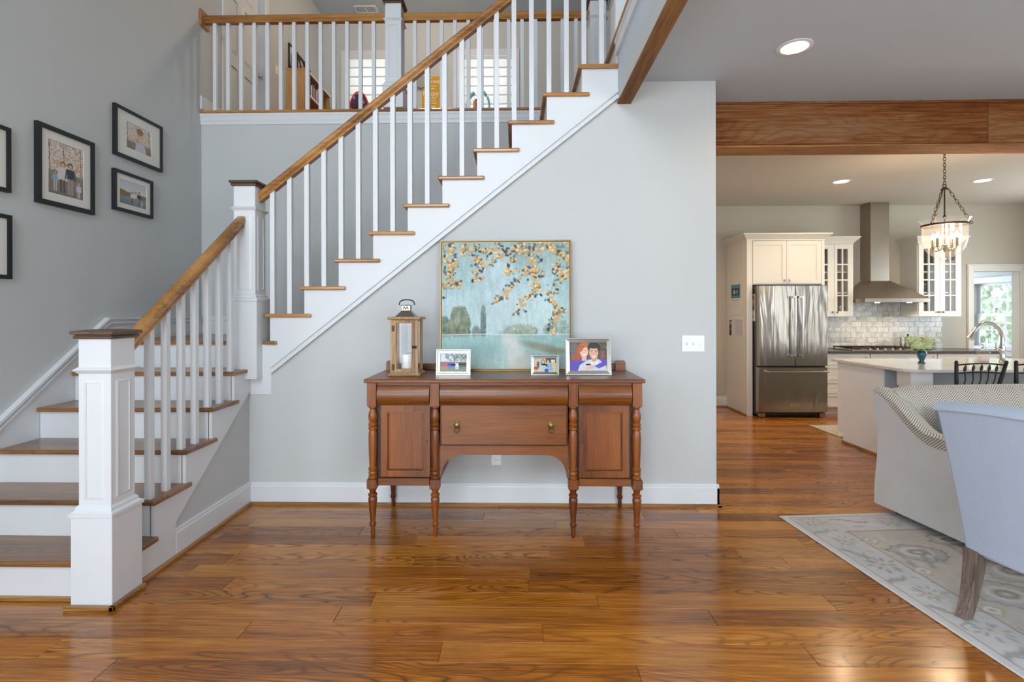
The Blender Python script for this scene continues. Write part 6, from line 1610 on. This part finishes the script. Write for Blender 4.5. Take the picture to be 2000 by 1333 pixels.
strip([(-.405, 7.6, 4.58), (-.385, 7.6, 4.52), (-.378, 7.6, 4.44), (-.378, 7.6, DZ)]).build('curved_rail', m_tb, ty, 50)
strip([(-.70, 7.6, 4.52), (-.715, 7.6, 4.44), (-.72, 7.6, 4.2), (-.72, 7.6, DZ)]).build('curved_rail', m_tb, ty, 50)
B().tube([(-.535, 7.6, 4.66), (-.545, 7.6, 4.55), (-.55, 7.6, 4.48)], .007, 6).build('arm', m_bronze, ty, 50)
B().box(-.605, -.515, 7.55, 7.65, DZ, 4.50, .01).build('tower', m_tdk, ty); B().box(-.615, -.57, 7.54, 7.60, 4.40, 4.515, .008).build('bucket', m_tor, ty)
q_ = B().ball((-.575, 7.57, 4.53), (.022, .02, .02), 10, 6).ball((-.525, 7.57, 4.53), (.014, .02, .018), 10, 6); q_.build('figure_heads', mat('toy_brown', '#8c5a3a', .6), ty, 50)
# switch, vent
s2 = thing('light_switch', 'white light switch next to the balcony door', 'light switch', (XL, 6.5, 4.42))
B().box(XL, XL + .006, 6.46, 6.535, 4.43, 4.55, .002).build('plate', m_plastic, s2); B().box(XL + .006, XL + .014, 6.49, 6.504, 4.48, 4.50).build('toggle', m_plastic, s2)
vt = thing('ceiling_vent', 'white slatted air vent in the upstairs ceiling', 'vent', (-2.2, 7.6, ZU))
vx0, vx1, vy0, vy1 = -2.46, -2.12, 7.78, 7.97
B().holed('z', ZU - .008, ZU - .0005, (vx0, vx1), (vy0, vy1), [(vx0 + .025, (vx0 + vx1) / 2 - .008, vy0 + .025, vy1 - .025), ((vx0 + vx1) / 2 + .008, vx1 - .025, vy0 + .025, vy1 - .025)]).build('frame', m_plastic, vt)
B().box(vx0 + .02, vx1 - .02, vy0 + .02, vy1 - .02, ZU - .0012, ZU - .0004).build('duct_shadow', m_darkplastic, vt)
for k in range(13):
    x = vx0 + .04 + .026 * k
    if x < vx1 - .03: B().prism([(x, ZU - .007), (x + .012, ZU - .0015), (x + .014, ZU - .002), (x + .002, ZU - .0075)], 'y', vy0 + .025, vy1 - .025).build('slat', m_plastic, vt)
# flush light of the hall
hl = thing('ceiling_lamp', 'flush dome ceiling lamp of the upstairs hall', 'ceiling light', (-1.2, 6.2, ZU))
B().lathe([(.17, 0), (.175, -.03), (.16, -.04)], -1.2, 6.2, ZU, 28, cap=False).build('base', m_nickel, hl, 40)
B().lathe([(.16, -.035), (.15, -.07), (.11, -.10), (.05, -.115), (.001, -.118)], -1.2, 6.2, ZU, 28, cap=False).build('dome', glow('lamp_dome', '#ffe2b8', 5.0), hl, 60)
L = bpy.data.lights.new('hall_lamp', 'POINT'); L.energy = 65; L.color = (1, .78, .55); L.shadow_soft_size = .15
o = bpy.data.objects.new('hall_lamp', L); COL.objects.link(o); o.parent = hl; o.location = (0, 0, -.2)
